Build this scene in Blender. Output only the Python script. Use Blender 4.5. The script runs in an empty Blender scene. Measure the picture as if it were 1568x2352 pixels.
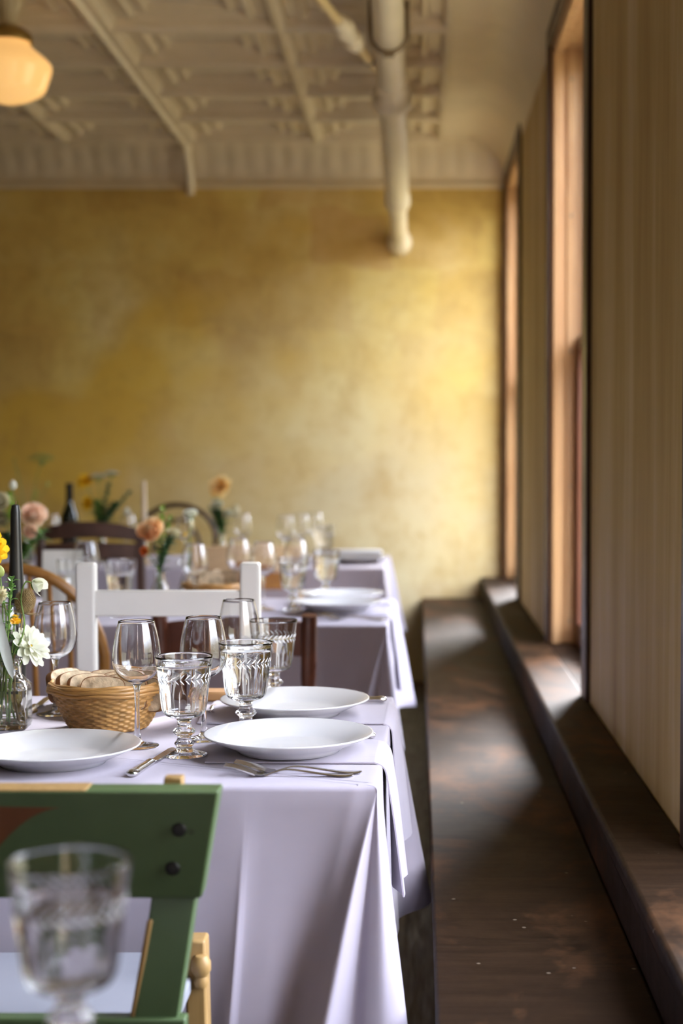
import bpy, bmesh, math, random
from mathutils import Vector, Matrix
random.seed(7)
S = bpy.context.scene
COL = S.collection
PI = math.pi

# ------------------------------------------------------------------ camera
CAMH = 1.23
FPX = 3600.0
PITCH = math.atan(141.0 / FPX)
VPX = 959.0
cd = bpy.data.cameras.new('camera')
cam = bpy.data.objects.new('camera', cd); COL.objects.link(cam)
cam.location = (0, 0, CAMH)
cam.rotation_euler = (PI / 2 - PITCH, 0, 0)
cd.sensor_fit = 'AUTO'; cd.sensor_width = 36.0
cd.lens = FPX / 2352.0 * 36.0
cd.shift_x = (784.0 - VPX) / 2352.0
cd.clip_start = 0.05; cd.clip_end = 60
cd.dof.use_dof = True; cd.dof.focus_distance = 2.52; cd.dof.aperture_fstop = 3.0
S.camera = cam

# ------------------------------------------------------------------ light and exposure
S.view_settings.view_transform = 'Standard'
S.view_settings.look = 'None'
S.view_settings.exposure = 0.34
S.view_settings.gamma = 1.0
S.view_settings.use_curve_mapping = False
SKY = 15.0
W = bpy.data.worlds.new('daylight'); S.world = W; W.use_nodes = True
nt = W.node_tree; nt.nodes.clear()
tc = nt.nodes.new('ShaderNodeTexCoord'); sx = nt.nodes.new('ShaderNodeSeparateXYZ')
cr = nt.nodes.new('ShaderNodeValToRGB'); bg = nt.nodes.new('ShaderNodeBackground'); ow = nt.nodes.new('ShaderNodeOutputWorld')
mr = nt.nodes.new('ShaderNodeMapRange'); mr.inputs[1].default_value = -1; mr.inputs[2].default_value = 1
nt.links.new(tc.outputs['Generated'], sx.inputs[0]); nt.links.new(sx.outputs[2], mr.inputs[0])
nt.links.new(mr.outputs[0], cr.inputs[0]); nt.links.new(cr.outputs[0], bg.inputs[0]); nt.links.new(bg.outputs[0], ow.inputs[0])
e = cr.color_ramp.elements
e[0].position = 0.0; e[0].color = (0.10, 0.10, 0.07, 1)
e[1].position = 1.0; e[1].color = (0.62, 0.72, 1.0, 1)
for p, c in ((0.50, (0.17, 0.16, 0.12, 1)), (0.55, (0.22, 0.21, 0.17, 1)), (0.62, (0.80, 0.86, 1.0, 1)), (0.80, (0.85, 0.90, 1.0, 1))):
    k = e.new(p); k.color = c
bg.inputs[1].default_value = SKY
sl_ = bpy.data.lights.new('hazy_sun', 'SUN'); sl_.energy = 34.0; sl_.angle = math.radians(22); sl_.color = (0.97, 0.97, 1.0)
so_ = bpy.data.objects.new('hazy_sun', sl_); COL.objects.link(so_)
so_.rotation_euler = Vector((0.37, 0.78, 0.50)).to_track_quat('Z', 'Y').to_euler()
S.cycles.use_denoising = True
S.cycles.max_bounces = 14; S.cycles.diffuse_bounces = 6; S.cycles.glossy_bounces = 6
S.cycles.transmission_bounces = 12; S.cycles.transparent_max_bounces = 12
S.cycles.sample_clamp_indirect = 12.0
S.cycles.caustics_reflective = True; S.cycles.caustics_refractive = True
S.cycles.blur_glossy = 0.5

WALLX = 0.46
WIN = [(4.27, 5.45), (7.10, 8.24), (1.42, 2.60), (-1.45, -0.27)]
WZ0, WZ1 = 0.56, 2.62
for i, (a, b) in enumerate(WIN):
    L = bpy.data.lights.new('window_portal', 'AREA'); L.shape = 'RECTANGLE'
    L.size = WZ1 - WZ0; L.size_y = b - a; L.cycles.is_portal = True
    o = bpy.data.objects.new('window_portal', L); COL.objects.link(o)
    o.location = (WALLX + 0.27, (a + b) / 2, (WZ0 + WZ1) / 2); o.rotation_euler = (0, PI / 2, 0)

# ------------------------------------------------------------------ pixel helpers (photo frame 1568x2352)
def ray(px, py):
    f = Vector((0, math.cos(PITCH), -math.sin(PITCH))); u = Vector((0, math.sin(PITCH), math.cos(PITCH)))
    return f + Vector((1, 0, 0)) * ((px - VPX) / FPX) + u * ((1176 - py) / FPX)
def at(px, py, Y):
    r = ray(px, py); k = Y / r.y
    return Vector((r.x * k, Y, CAMH + r.z * k))
def on(px, py, z=0.75):
    r = ray(px, py); k = (z - CAMH) / r.z
    return Vector((r.x * k, r.y * k, z))

# ------------------------------------------------------------------ materials
def hexc(r, g, b):
    f = lambda v: (v / 255 / 12.92) if v / 255 <= 0.04045 else ((v / 255 + 0.055) / 1.055) ** 2.4
    return (f(r), f(g), f(b), 1)
def base(name):
    m = bpy.data.materials.new(name); m.use_nodes = True
    n = m.node_tree.nodes; b = n['Principled BSDF']
    return m, m.node_tree, b
def nd(t, typ, **kw):
    n = t.nodes.new(typ)
    for k, v in kw.items():
        if k in n.inputs: n.inputs[k].default_value = v
        else: setattr(n, k, v)
    return n
def coords(t, scale=(1, 1, 1), kind='Object'):
    c = t.nodes.new('ShaderNodeTexCoord'); mp = t.nodes.new('ShaderNodeMapping')
    mp.inputs['Scale'].default_value = scale
    t.links.new(c.outputs[kind], mp.inputs[0]); return mp.outputs[0]
def ramp(t, fac, stops):
    r = t.nodes.new('ShaderNodeValToRGB'); el = r.color_ramp.elements
    el[0].position, el[0].color = stops[0]; el[1].position, el[1].color = stops[-1]
    for p, c in stops[1:-1]:
        k = el.new(p); k.color = c
    t.links.new(fac, r.inputs[0]); return r.outputs[0]
def mixc(t, fac, a, b, mode='MIX'):
    m = t.nodes.new('ShaderNodeMix'); m.data_type = 'RGBA'; m.blend_type = mode
    for s, v in ((m.inputs[0], fac), (m.inputs[6], a), (m.inputs[7], b)):
        if hasattr(v, 'is_linked') or hasattr(v, 'links'): t.links.new(v, s)
        else: s.default_value = v
    return m.outputs[2]
def noise(t, vec, scale, detail=4, rough=0.55, dist=0.0):
    n = nd(t, 'ShaderNodeTexNoise'); n.inputs['Scale'].default_value = scale; n.inputs['Detail'].default_value = detail
    n.inputs['Roughness'].default_value = rough; n.inputs['Distortion'].default_value = dist
    t.links.new(vec, n.inputs['Vector']); return n.outputs['Fac']
def bump(t, b, h, strength, dist=0.01):
    n = nd(t, 'ShaderNodeBump'); n.inputs['Strength'].default_value = strength; n.inputs['Distance'].default_value = dist
    t.links.new(h, n.inputs['Height']); t.links.new(n.outputs[0], b.inputs['Normal'])
BK, WH = (0, 0, 0, 1), (1, 1, 1, 1)

def simple(name, col, rough=0.5, metal=0.0, var=0.15, vscale=8.0, bmp=0.0, bscale=60.0, sheen=0.0, sss=0.0, spec=0.5, coat=0.0, stretch=(1, 1, 1)):
    m, t, b = base(name)
    v = coords(t, stretch)
    n = noise(t, v, vscale)
    d = tuple(c * (1 - var) for c in col[:3]) + (1,); l = tuple(min(1, c * (1 + var)) for c in col[:3]) + (1,)
    t.links.new(ramp(t, n, [(0.3, d), (0.7, l)]), b.inputs['Base Color'])
    b.inputs['Roughness'].default_value = rough; b.inputs['Metallic'].default_value = metal
    b.inputs['Specular IOR Level'].default_value = spec; b.inputs['Coat Weight'].default_value = coat
    b.inputs['Sheen Weight'].default_value = sheen
    if sss:
        b.inputs['Subsurface Weight'].default_value = sss; b.inputs['Subsurface Radius'].default_value = (0.01, 0.008, 0.006)
    if bmp: bump(t, b, noise(t, v, bscale), bmp, 0.002)
    return m

M = {}
def fabric(name, col):
    m, t, b = base(name)
    v = coords(t)
    w1 = nd(t, 'ShaderNodeTexWave'); w1.inputs['Scale'].default_value = 450; w1.bands_direction = 'X'; t.links.new(v, w1.inputs['Vector'])
    w2 = nd(t, 'ShaderNodeTexWave'); w2.inputs['Scale'].default_value = 450; w2.bands_direction = 'Z'; t.links.new(v, w2.inputs['Vector'])
    n = noise(t, v, 6)
    d = tuple(c * 0.95 for c in col[:3]) + (1,); l = tuple(min(1, c * 1.04) for c in col[:3]) + (1,)
    t.links.new(ramp(t, n, [(0.3, d), (0.7, l)]), b.inputs['Base Color'])
    b.inputs['Roughness'].default_value = 0.85; b.inputs['Sheen Weight'].default_value = 0.15
    b.inputs['Specular IOR Level'].default_value = 0.2
    ad = nd(t, 'ShaderNodeMath', operation='ADD'); t.links.new(w1.outputs['Fac'], ad.inputs[0]); t.links.new(w2.outputs['Fac'], ad.inputs[1])
    bump(t, b, ad.outputs[0], 0.12, 0.0006)
    return m
M['cloth'] = fabric('lavender_linen', (0.395, 0.36, 0.43, 1))
M['napkin'] = fabric('napkin_linen', (0.405, 0.372, 0.44, 1))
M['napkin_white'] = fabric('pale_napkin_linen', (0.58,0.59,0.62,1))

def wall_mat(name, pale, mid, dark, yellow, streak=False):
    m, t, b = base(name)
    v = coords(t)
    if streak:
        vs = coords(t, (1, 2.2, 0.22))
        vf = coords(t, (1, 9.0, 0.35))
        a = noise(t, vs, 2.2, 5, 0.6)
        c = ramp(t, a, [(0.30, dark), (0.5, mid), (0.70, pale)])
        f = noise(t, vf, 5, 6, 0.7)
        c = mixc(t, ramp(t, f, [(0.30, (0.55, 0.55, 0.55, 1)), (0.36, BK)]), c, dark)
        c = mixc(t, ramp(t, noise(t, vf, 2.3, 5, 0.7), [(0.66, BK), (0.76, (0.6, 0.6, 0.6, 1))]), c, pale)
        h = f
    else:
        n1 = noise(t, v, 1.3, 6, 0.62, 0.3)
        c = ramp(t, n1, [(0.28, dark), (0.5, mid), (0.74, pale)])
        # remnants of pasted paper sheets, roughly 30 x 40 cm
        br = nd(t, 'ShaderNodeTexBrick'); br.inputs['Scale'].default_value = 1.0
        br.inputs['Brick Width'].default_value = 0.46; br.inputs['Row Height'].default_value = 0.33
        br.inputs['Mortar Size'].default_value = 0.012; br.inputs['Mortar Smooth'].default_value = 1.0
        br.inputs['Color1'].default_value = (0.15, 0.15, 0.15, 1); br.inputs['Color2'].default_value = (0.85, 0.85, 0.85, 1)
        br.inputs['Mortar'].default_value = (0.62, 0.62, 0.62, 1)
        sw = nd(t, 'ShaderNodeSeparateXYZ'); cw = nd(t, 'ShaderNodeCombineXYZ')
        t.links.new(v, sw.inputs[0]); t.links.new(sw.outputs[0], cw.inputs[0]); t.links.new(sw.outputs[2], cw.inputs[1])
        nv = nd(t, 'ShaderNodeTexNoise'); nv.inputs['Scale'].default_value = 3; t.links.new(v, nv.inputs['Vector'])
        av = nd(t, 'ShaderNodeVectorMath', operation='MULTIPLY_ADD'); av.inputs[1].default_value = (0.26, 0.26, 0.26)
        t.links.new(nv.outputs['Color'], av.inputs[0]); t.links.new(cw.outputs[0], av.inputs[2])
        t.links.new(av.outputs[0], br.inputs['Vector'])
        bf = mixc(t, 0.45, br.outputs['Color'], (0.5, 0.5, 0.5, 1))
        c = mixc(t, 0.50, c, bf, 'OVERLAY')
        n2 = noise(t, v, 0.8, 3, 0.5)
        c = mixc(t, ramp(t, n2, [(0.52, BK), (0.60, (0.8, 0.8, 0.8, 1))]), c, yellow)
        # large paler area towards the lower right, mixed in with ragged edges
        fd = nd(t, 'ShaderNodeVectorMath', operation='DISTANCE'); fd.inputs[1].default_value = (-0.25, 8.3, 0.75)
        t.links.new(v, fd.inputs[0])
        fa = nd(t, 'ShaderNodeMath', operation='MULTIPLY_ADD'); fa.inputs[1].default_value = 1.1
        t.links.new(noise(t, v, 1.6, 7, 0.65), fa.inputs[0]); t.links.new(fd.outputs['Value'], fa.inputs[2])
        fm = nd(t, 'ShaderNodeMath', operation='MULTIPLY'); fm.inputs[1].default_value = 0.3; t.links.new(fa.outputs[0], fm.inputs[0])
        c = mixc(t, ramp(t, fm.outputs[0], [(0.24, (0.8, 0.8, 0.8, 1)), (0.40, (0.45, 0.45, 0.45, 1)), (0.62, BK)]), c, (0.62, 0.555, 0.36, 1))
        n3 = noise(t, coords(t, (1, 1, 0.6)), 3.4, 7, 0.72)
        c = mixc(t, ramp(t, n3, [(0.50, BK), (0.72, (0.6, 0.6, 0.6, 1))]), c, dark)
        n4 = noise(t, coords(t, (1, 1, 1.6)), 9, 6, 0.75)
        c = mixc(t, ramp(t, n4, [(0.50, BK), (0.72, (0.32, 0.32, 0.32, 1))]), c, dark)
        h = n3
    t.links.new(c, b.inputs['Base Color'])
    b.inputs['Roughness'].default_value = 0.62; b.inputs['Specular IOR Level'].default_value = 0.3
    bump(t, b, h, 0.15, 0.01)
    return m
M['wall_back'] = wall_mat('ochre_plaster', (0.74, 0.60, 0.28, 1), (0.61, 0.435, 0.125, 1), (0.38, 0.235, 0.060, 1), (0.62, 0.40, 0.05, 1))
M['wall_side'] = wall_mat('stained_cream_plaster', (0.64, 0.50, 0.28, 1), (0.50, 0.345, 0.125, 1), (0.36, 0.225, 0.065, 1), (0.6, 0.4, 0.1, 1), True)
M['wall_dim'] = simple('brown_plaster', (0.20, 0.13, 0.06, 1), 0.7, var=0.2, vscale=2)
M['tin'] = simple('cream_painted_tin', (0.68, 0.58, 0.40, 1), 0.38, var=0.08, vscale=3, spec=0.5)
M['pipe'] = simple('cream_pipe_paint', (0.80, 0.71, 0.52, 1), 0.4, var=0.06, vscale=6, bmp=0.05)
M['conduit'] = simple('yellowed_paint', (0.70, 0.54, 0.27, 1), 0.45, var=0.08)
M['iron'] = simple('old_iron_hook', (0.22, 0.17, 0.11, 1), 0.5, 0.5, var=0.2)

def wood(name, c1, c2, rough=0.4, axis=(14, 1.2, 14), scale=3.0, worn=None, wornamt=0.6, coat=0.0, bmp=0.12):
    m, t, b = base(name)
    v = coords(t, axis)
    n = noise(t, v, scale, 7, 0.62, 0.6)
    c = ramp(t, n, [(0.3, c1), (0.7, c2)])
    if worn:
        w = noise(t, coords(t, (3.0, 2.0, 3.0)), 2.2, 8, 0.7, 0.4)
        c = mixc(t, ramp(t, w, [(0.5, BK), (0.66, (wornamt, wornamt, wornamt, 1))]), c, worn)
    t.links.new(c, b.inputs['Base Color'])
    r = ramp(t, noise(t, v, scale * 2, 4), [(0.3, (rough * 0.75,) * 3 + (1,)), (0.7, (min(1, rough * 1.3),) * 3 + (1,))])
    t.links.new(r, b.inputs['Roughness']); b.inputs['Coat Weight'].default_value = coat
    bump(t, b, n, bmp, 0.002)
    return m
def bench_mat():
    m, t, b = base('worn_brown_bench_paint')
    v = coords(t)
    g = noise(t, coords(t, (1.2, 9, 1.2)), 4, 7, 0.65, 0.4)
    c = ramp(t, g, [(0.3, (0.012, 0.0062, 0.0033, 1)), (0.7, (0.027, 0.0145, 0.0075, 1))])
    w = noise(t, coords(t, (1.5, 1.0, 1.5)), 2.6, 7, 0.68, 0.3)
    c = mixc(t, ramp(t, w, [(0.5, BK), (0.68, (0.7, 0.7, 0.7, 1))]), c, (0.115, 0.052, 0.022, 1))
    vo = nd(t, 'ShaderNodeTexVoronoi'); vo.feature = 'F1'; vo.inputs['Scale'].default_value = 16
    t.links.new(coords(t, (1, 0.8, 1)), vo.inputs['Vector'])
    c = mixc(t, ramp(t, vo.outputs['Distance'], [(0.035, (0.7, 0.7, 0.7, 1)), (0.07, BK)]), c, (0.18, 0.14, 0.10, 1))
    # dark joints across the seat boards
    t.links.new(c, b.inputs['Base Color'])
    t.links.new(ramp(t, w, [(0.3, (0.5,) * 3 + (1,)), (0.7, (0.7,) * 3 + (1,))]), b.inputs['Roughness'])
    b.inputs['Specular IOR Level'].default_value = 0.07
    bump(t, b, g, 0.15, 0.003)
    return m
M['bench'] = bench_mat()
M['floor'] = wood('dark_floorboards', (0.03, 0.018, 0.010, 1), (0.07, 0.042, 0.024, 1), 0.5, (14, 1, 1))
M['jamb'] = wood('orange_window_wood', (0.32, 0.155, 0.06, 1), (0.47, 0.28, 0.125, 1), 0.4, (10, 10, 0.8), 2)
M['casing'] = wood('dark_stained_casing', (0.030, 0.014, 0.008, 1), (0.065, 0.028, 0.014, 1), 0.4, (10, 10, 0.8), 2)
M['sash'] = wood('red_brown_sash', (0.10, 0.030, 0.013, 1), (0.19, 0.062, 0.026, 1), 0.4, (10, 10, 0.8), 2)
M['white_wood'] = simple('white_chair_paint', (0.60, 0.59, 0.56, 1), 0.42, var=0.03, bmp=0.04)
M['oak'] = wood('honey_oak', (0.26, 0.112, 0.024, 1), (0.40, 0.19, 0.048, 1), 0.32, (6, 6, 6), 3, coat=0.2)
M['brown_wood'] = wood('reddish_brown_chair_wood', (0.055, 0.018, 0.010, 1), (0.125, 0.040, 0.022, 1), 0.35, (4, 12, 4), 3, coat=0.15)
M['walnut'] = wood('dark_walnut', (0.035, 0.016, 0.010, 1), (0.075, 0.034, 0.020, 1), 0.4, (4, 12, 4), 3)
M['tan_wood'] = wood('pale_tan_wood', (0.46, 0.31, 0.17, 1), (0.56, 0.39, 0.22, 1), 0.4, (3, 10, 10), 3)
M['amber_wood'] = wood('amber_brown_wood', (0.25, 0.10, 0.022, 1), (0.36, 0.16, 0.04, 1), 0.4, (3, 10, 10), 3)
M['raw_wood'] = wood('bare_yellow_wood', (0.32, 0.19, 0.065, 1), (0.45, 0.28, 0.105, 1), 0.5, (12, 12, 1.5), 3)
M['board_wood'] = wood('board_wood', (0.28, 0.14, 0.05, 1), (0.40, 0.21, 0.08, 1), 0.5, (3, 14, 14), 3)

def green_mat():
    m, t, b = base('chipped_green_paint')
    v = coords(t)
    n = noise(t, v, 7, 4)
    c = ramp(t, n, [(0.3, (0.072, 0.118, 0.046, 1)), (0.7, (0.098, 0.152, 0.062, 1))])
    vo = nd(t, 'ShaderNodeTexVoronoi'); vo.inputs['Scale'].default_value = 13; t.links.new(v, vo.inputs['Vector'])
    c = mixc(t, ramp(t, vo.outputs['Distance'], [(0.07, (0.9, 0.9, 0.9, 1)), (0.12, BK)]), c, (0.022, 0.017, 0.012, 1))
    geo = nd(t, 'ShaderNodeNewGeometry')
    t.links.new(c, b.inputs['Base Color'])
    b.inputs['Roughness'].default_value = 0.38
    bump(t, b, n, 0.1, 0.003)
    return m
M['green'] = green_mat()
M['rust'] = simple('brown_painted_motif', (0.17, 0.060, 0.016, 1), 0.45, var=0.15)
M['seat_grey'] = simple('pale_blue_grey_seat', (0.30, 0.31, 0.36, 1), 0.5, var=0.06, vscale=4)

def glass(name, col=(1, 1, 1, 1), ior=1.5, rough=0.0):
    m, t, b = base(name)
    b.inputs['Base Color'].default_value = col; b.inputs['Roughness'].default_value = rough
    b.inputs['IOR'].default_value = ior; b.inputs['Transmission Weight'].default_value = 1.0
    return m
M['glass'] = glass('clear_glass', (0.985, 0.99, 0.985, 1))
M['water'] = glass('water', (0.99, 0.995, 1, 1), 1.33)
M['vase_water'] = glass('cloudy_vase_water', (0.93, 0.94, 0.86, 1), 1.33)
M['etch'] = simple('frosted_etching', (0.85, 0.86, 0.87, 1), 0.6, var=0.02)
def pane():
    m, t, b = base('window_glass')
    tr = nd(t, 'ShaderNodeBsdfTransparent'); gl = nd(t, 'ShaderNodeBsdfGlossy'); gl.inputs['Roughness'].default_value = 0.0
    lw = nd(t, 'ShaderNodeLayerWeight'); lw.inputs['Blend'].default_value = 0.5
    pw = nd(t, 'ShaderNodeMath', operation='POWER'); pw.inputs[1].default_value = 5.0; t.links.new(lw.outputs['Facing'], pw.inputs[0])
    fr = nd(t, 'ShaderNodeMath', operation='MULTIPLY_ADD'); fr.inputs[1].default_value = 0.9; fr.inputs[2].default_value = 0.04; t.links.new(pw.outputs[0], fr.inputs[0])
    mx = nd(t, 'ShaderNodeMixShader')
    t.links.new(fr.outputs[0], mx.inputs[0]); t.links.new(tr.outputs[0], mx.inputs[1]); t.links.new(gl.outputs[0], mx.inputs[2])
    out = [n for n in t.nodes if n.type == 'OUTPUT_MATERIAL'][0]
    t.links.new(mx.outputs[0], out.inputs[0])
    return m
M['pane'] = pane()
M['china'] = simple('white_china', (0.58, 0.58, 0.59, 1), 0.12, var=0.01, spec=0.55)
def silver():
    m, t, b = base('silver_plate')
    b.inputs['Metallic'].default_value = 1.0
    n = noise(t, coords(t), 40, 3)
    t.links.new(ramp(t, n, [(0.3, (0.66, 0.645, 0.62, 1)), (0.7, (0.76, 0.74, 0.71, 1))]), b.inputs['Base Color'])
    b.inputs['Roughness'].default_value = 0.2
    return m
M['silver'] = silver()
M['wicker'] = simple('split_wicker', (0.50, 0.275, 0.088, 1), 0.5, var=0.42, vscale=38, stretch=(1, 1, 3))
M['wicker_rim'] = simple('wicker_rim', (0.48, 0.255, 0.078, 1), 0.4, var=0.3, vscale=30, stretch=(1, 1, 6))
M['crumb'] = simple('bread_crumb', (0.60, 0.48, 0.32, 1), 0.85, var=0.38, vscale=55, bmp=0.9, bscale=110)
M['crust'] = simple('bread_crust', (0.20, 0.085, 0.028, 1), 0.65, var=0.4, vscale=28, bmp=0.4, bscale=70)
M['black_wax'] = simple('black_candle_wax', (0.014, 0.015, 0.014, 1), 0.3, var=0.15, spec=0.6)
M['wick'] = simple('burnt_wick', (0.16, 0.07, 0.03, 1), 0.8)
M['cream_wax'] = simple('cream_candle_wax', (0.66, 0.55, 0.40, 1), 0.45, var=0.04, sss=0.2)
M['brass'] = simple('old_brass', (0.45, 0.32, 0.12, 1), 0.35, 1.0, var=0.2)
M['bottle'] = simple('dark_green_bottle_glass', (0.006, 0.012, 0.008, 1), 0.12, var=0.1, spec=0.6)
M['foil'] = simple('black_bottle_foil', (0.012, 0.014, 0.012, 1), 0.35, var=0.1)
M['card'] = simple('white_card', (0.66, 0.64, 0.58, 1), 0.6, var=0.02)
def petal(name, c1, c2, vs=30):
    m, t, b = base(name)
    n = noise(t, coords(t), vs, 3)
    t.links.new(ramp(t, n, [(0.3, c1), (0.7, c2)]), b.inputs['Base Color'])
    b.inputs['Roughness'].default_value = 0.6
    tl = nd(t, 'ShaderNodeBsdfTranslucent'); mx = nd(t, 'ShaderNodeMixShader'); mx.inputs[0].default_value = 0.35
    t.links.new(b.inputs['Base Color'].links[0].from_socket, tl.inputs[0])
    out = [q for q in t.nodes if q.type == 'OUTPUT_MATERIAL'][0]
    t.links.new(b.outputs[0], mx.inputs[1]); t.links.new(tl.outputs[0], mx.inputs[2]); t.links.new(mx.outputs[0], out.inputs[0])
    return m
M['p_white'] = petal('white_petal', (0.70, 0.72, 0.56, 1), (0.80, 0.80, 0.70, 1))
M['p_cream'] = petal('cream_petal', (0.64, 0.58, 0.36, 1), (0.72, 0.68, 0.48, 1))
M['p_peach'] = petal('peach_petal', (0.90, 0.50, 0.22, 1), (0.95, 0.78, 0.48, 1), 22)
M['p_pink'] = petal('blush_petal', (0.90, 0.60, 0.44, 1), (0.95, 0.84, 0.68, 1), 22)
M['p_yellow'] = petal('yellow_petal', (0.82, 0.50, 0.015, 1), (0.88, 0.62, 0.03, 1))
M['p_gold'] = petal('pale_gold_petal', (0.90, 0.58, 0.18, 1), (0.95, 0.82, 0.44, 1))
M['p_orange'] = petal('orange_red_petal', (0.62, 0.10, 0.012, 1), (0.74, 0.18, 0.02, 1))
M['p_green'] = petal('lime_petal', (0.34, 0.42, 0.10, 1), (0.50, 0.55, 0.18, 1))
M['leaf'] = simple('fresh_leaf', (0.11, 0.235, 0.05, 1), 0.5, var=0.35, vscale=25)
M['leaf_dark'] = simple('dark_leaf', (0.045, 0.11, 0.04, 1), 0.45, var=0.3, vscale=20)
M['leaf_lime'] = simple('lime_leaf', (0.20, 0.34, 0.035, 1), 0.5, var=0.3, vscale=20)
M['leaf_silver'] = simple('silver_leaf', (0.52, 0.56, 0.50, 1), 0.75, var=0.12, vscale=20, sheen=0.4)
M['stem'] = simple('green_stem', (0.15, 0.25, 0.045, 1), 0.5, var=0.3, vscale=20)
M['stem_brown'] = simple('dry_brown_stem', (0.24, 0.16, 0.07, 1), 0.7, var=0.3, vscale=30)
M['teasel'] = simple('dry_teasel', (0.27, 0.19, 0.08, 1), 0.8, var=0.4, vscale=60)
def globe():
    m, t, b = base('amber_lit_globe')
    b.inputs['Base Color'].default_value = (0.80, 0.52, 0.22, 1); b.inputs['Roughness'].default_value = 0.08
    n = noise(t, coords(t), 5, 2)
    t.links.new(ramp(t, n, [(0.3, (1.0, 0.54, 0.17, 1)), (0.7, (1.0, 0.58, 0.21, 1))]), b.inputs['Emission Color'])
    b.inputs['Emission Strength'].default_value = 0.60
    return m
M['globe'] = globe()
M['ceramic'] = simple('cream_ceramic_fitter', (0.52, 0.42, 0.24, 1), 0.35, var=0.1)

# ------------------------------------------------------------------ mesh building
class MB:
    def __init__(s): s.v = []; s.f = []
    def add(s, vs, fs, mat=None):
        o = len(s.v)
        s.v += [(mat @ Vector(p)) if mat else Vector(p) for p in vs]
        s.f += [tuple(i + o for i in f) for f in fs]
        return s
    def box(s, x0, x1, y0, y1, z0, z1, mat=None):
        v = [(x, y, z) for z in (z0, z1) for y in (y0, y1) for x in (x0, x1)]
        return s.add(v, [(0, 2, 3, 1), (4, 5, 7, 6), (0, 1, 5, 4), (2, 6, 7, 3), (0, 4, 6, 2), (1, 3, 7, 5)], mat)
    def hexa(s, p):   # eight corners, order as in box
        return s.add(p, [(0, 2, 3, 1), (4, 5, 7, 6), (0, 1, 5, 4), (2, 6, 7, 3), (0, 4, 6, 2), (1, 3, 7, 5)])
    def lathe(s, prof, seg=32, mod=None, mat=None, cap0=False, cap1=False):
        vs = []; fs = []
        rows = []
        for i, (r, z) in enumerate(prof):
            if r < 1e-6:
                rows.append([len(vs)]); vs.append((0, 0, z))
            else:
                row = []
                for k in range(seg):
                    a = 2 * PI * k / seg
                    q = r * (mod(a, z) if mod else 1)
                    row.append(len(vs)); vs.append((q * math.cos(a), q * math.sin(a), z))
                rows.append(row)
        for i in range(len(rows) - 1):
            a, b = rows[i], rows[i + 1]
            for k in range(seg):
                k2 = (k + 1) % seg
                if len(a) == 1 and len(b) == 1: continue
                if len(a) == 1: fs.append((a[0], b[k2], b[k]))
                elif len(b) == 1: fs.append((a[k], a[k2], b[0]))
                else: fs.append((a[k], a[k2], b[k2], b[k]))
        if cap0 and len(rows[0]) > 1: fs.append(tuple(reversed(rows[0])))
        if cap1 and len(rows[-1]) > 1: fs.append(tuple(rows[-1]))
        return s.add(vs, fs, mat)
    def tube(s, pts, rad, seg=10, cap=True, flat=1.0):
        pts = [Vector(p) for p in pts]; n = len(pts)
        R = rad if callable(rad) else (lambda u: rad)
        vs = []; fs = []
        up = Vector((0, 0, 1))
        t0 = (pts[1] - pts[0]).normalized()
        if abs(t0.dot(up)) > 0.9: up = Vector((0, 1, 0))
        nrm = (up - t0 * up.dot(t0)).normalized()
        for i in range(n):
            t = (pts[min(i + 1, n - 1)] - pts[max(i - 1, 0)]).normalized()
            nrm = (nrm - t * nrm.dot(t)).normalized(); b = t.cross(nrm)
            r = R(i / (n - 1))
            for k in range(seg):
                a = 2 * PI * k / seg
                vs.append(pts[i] + nrm * (r * math.cos(a) * flat) + b * (r * math.sin(a)))
        for i in range(n - 1):
            for k in range(seg):
                k2 = (k + 1) % seg
                fs.append((i * seg + k, i * seg + k2, (i + 1) * seg + k2, (i + 1) * seg + k))
        if cap:
            fs.append(tuple(reversed(range(seg)))); fs.append(tuple(range((n - 1) * seg, n * seg)))
        return s.add(vs, fs)
    def prism(s, poly, h0, h1, mat=None):   # polygon in XY extruded in Z
        n = len(poly)
        v = [(x, y, h0) for x, y in poly] + [(x, y, h1) for x, y in poly]
        f = [tuple(reversed(range(n))), tuple(range(n, 2 * n))] + [(i, (i + 1) % n, n + (i + 1) % n, n + i) for i in range(n)]
        return s.add(v, f, mat)
    def build(s, name, mat, parent=None, smooth=True, bevel=0.0, bseg=2, subsurf=0, recalc=False, autosmooth=True):
        me = bpy.data.meshes.new(name)
        me.from_pydata([tuple(p) for p in s.v], [], s.f); me.update()
        if recalc:
            bm = bmesh.new(); bm.from_mesh(me); bmesh.ops.recalc_face_normals(bm, faces=bm.faces); bm.to_mesh(me); bm.free()
        me.materials.append(mat)
        for p in me.polygons: p.use_smooth = smooth
        if smooth and autosmooth:
            me.set_sharp_from_angle(angle=math.radians(42))
        o = bpy.data.objects.new(name, me); COL.objects.link(o)
        if parent: o.parent = parent
        if bevel:
            b = o.modifiers.new('bevel', 'BEVEL'); b.width = bevel; b.segments = bseg; b.limit_method = 'ANGLE'; b.angle_limit = math.radians(40); b.harden_normals = False
        if subsurf:
            q = o.modifiers.new('subsurf', 'SUBSURF'); q.levels = subsurf; q.render_levels = subsurf
        return o

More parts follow.
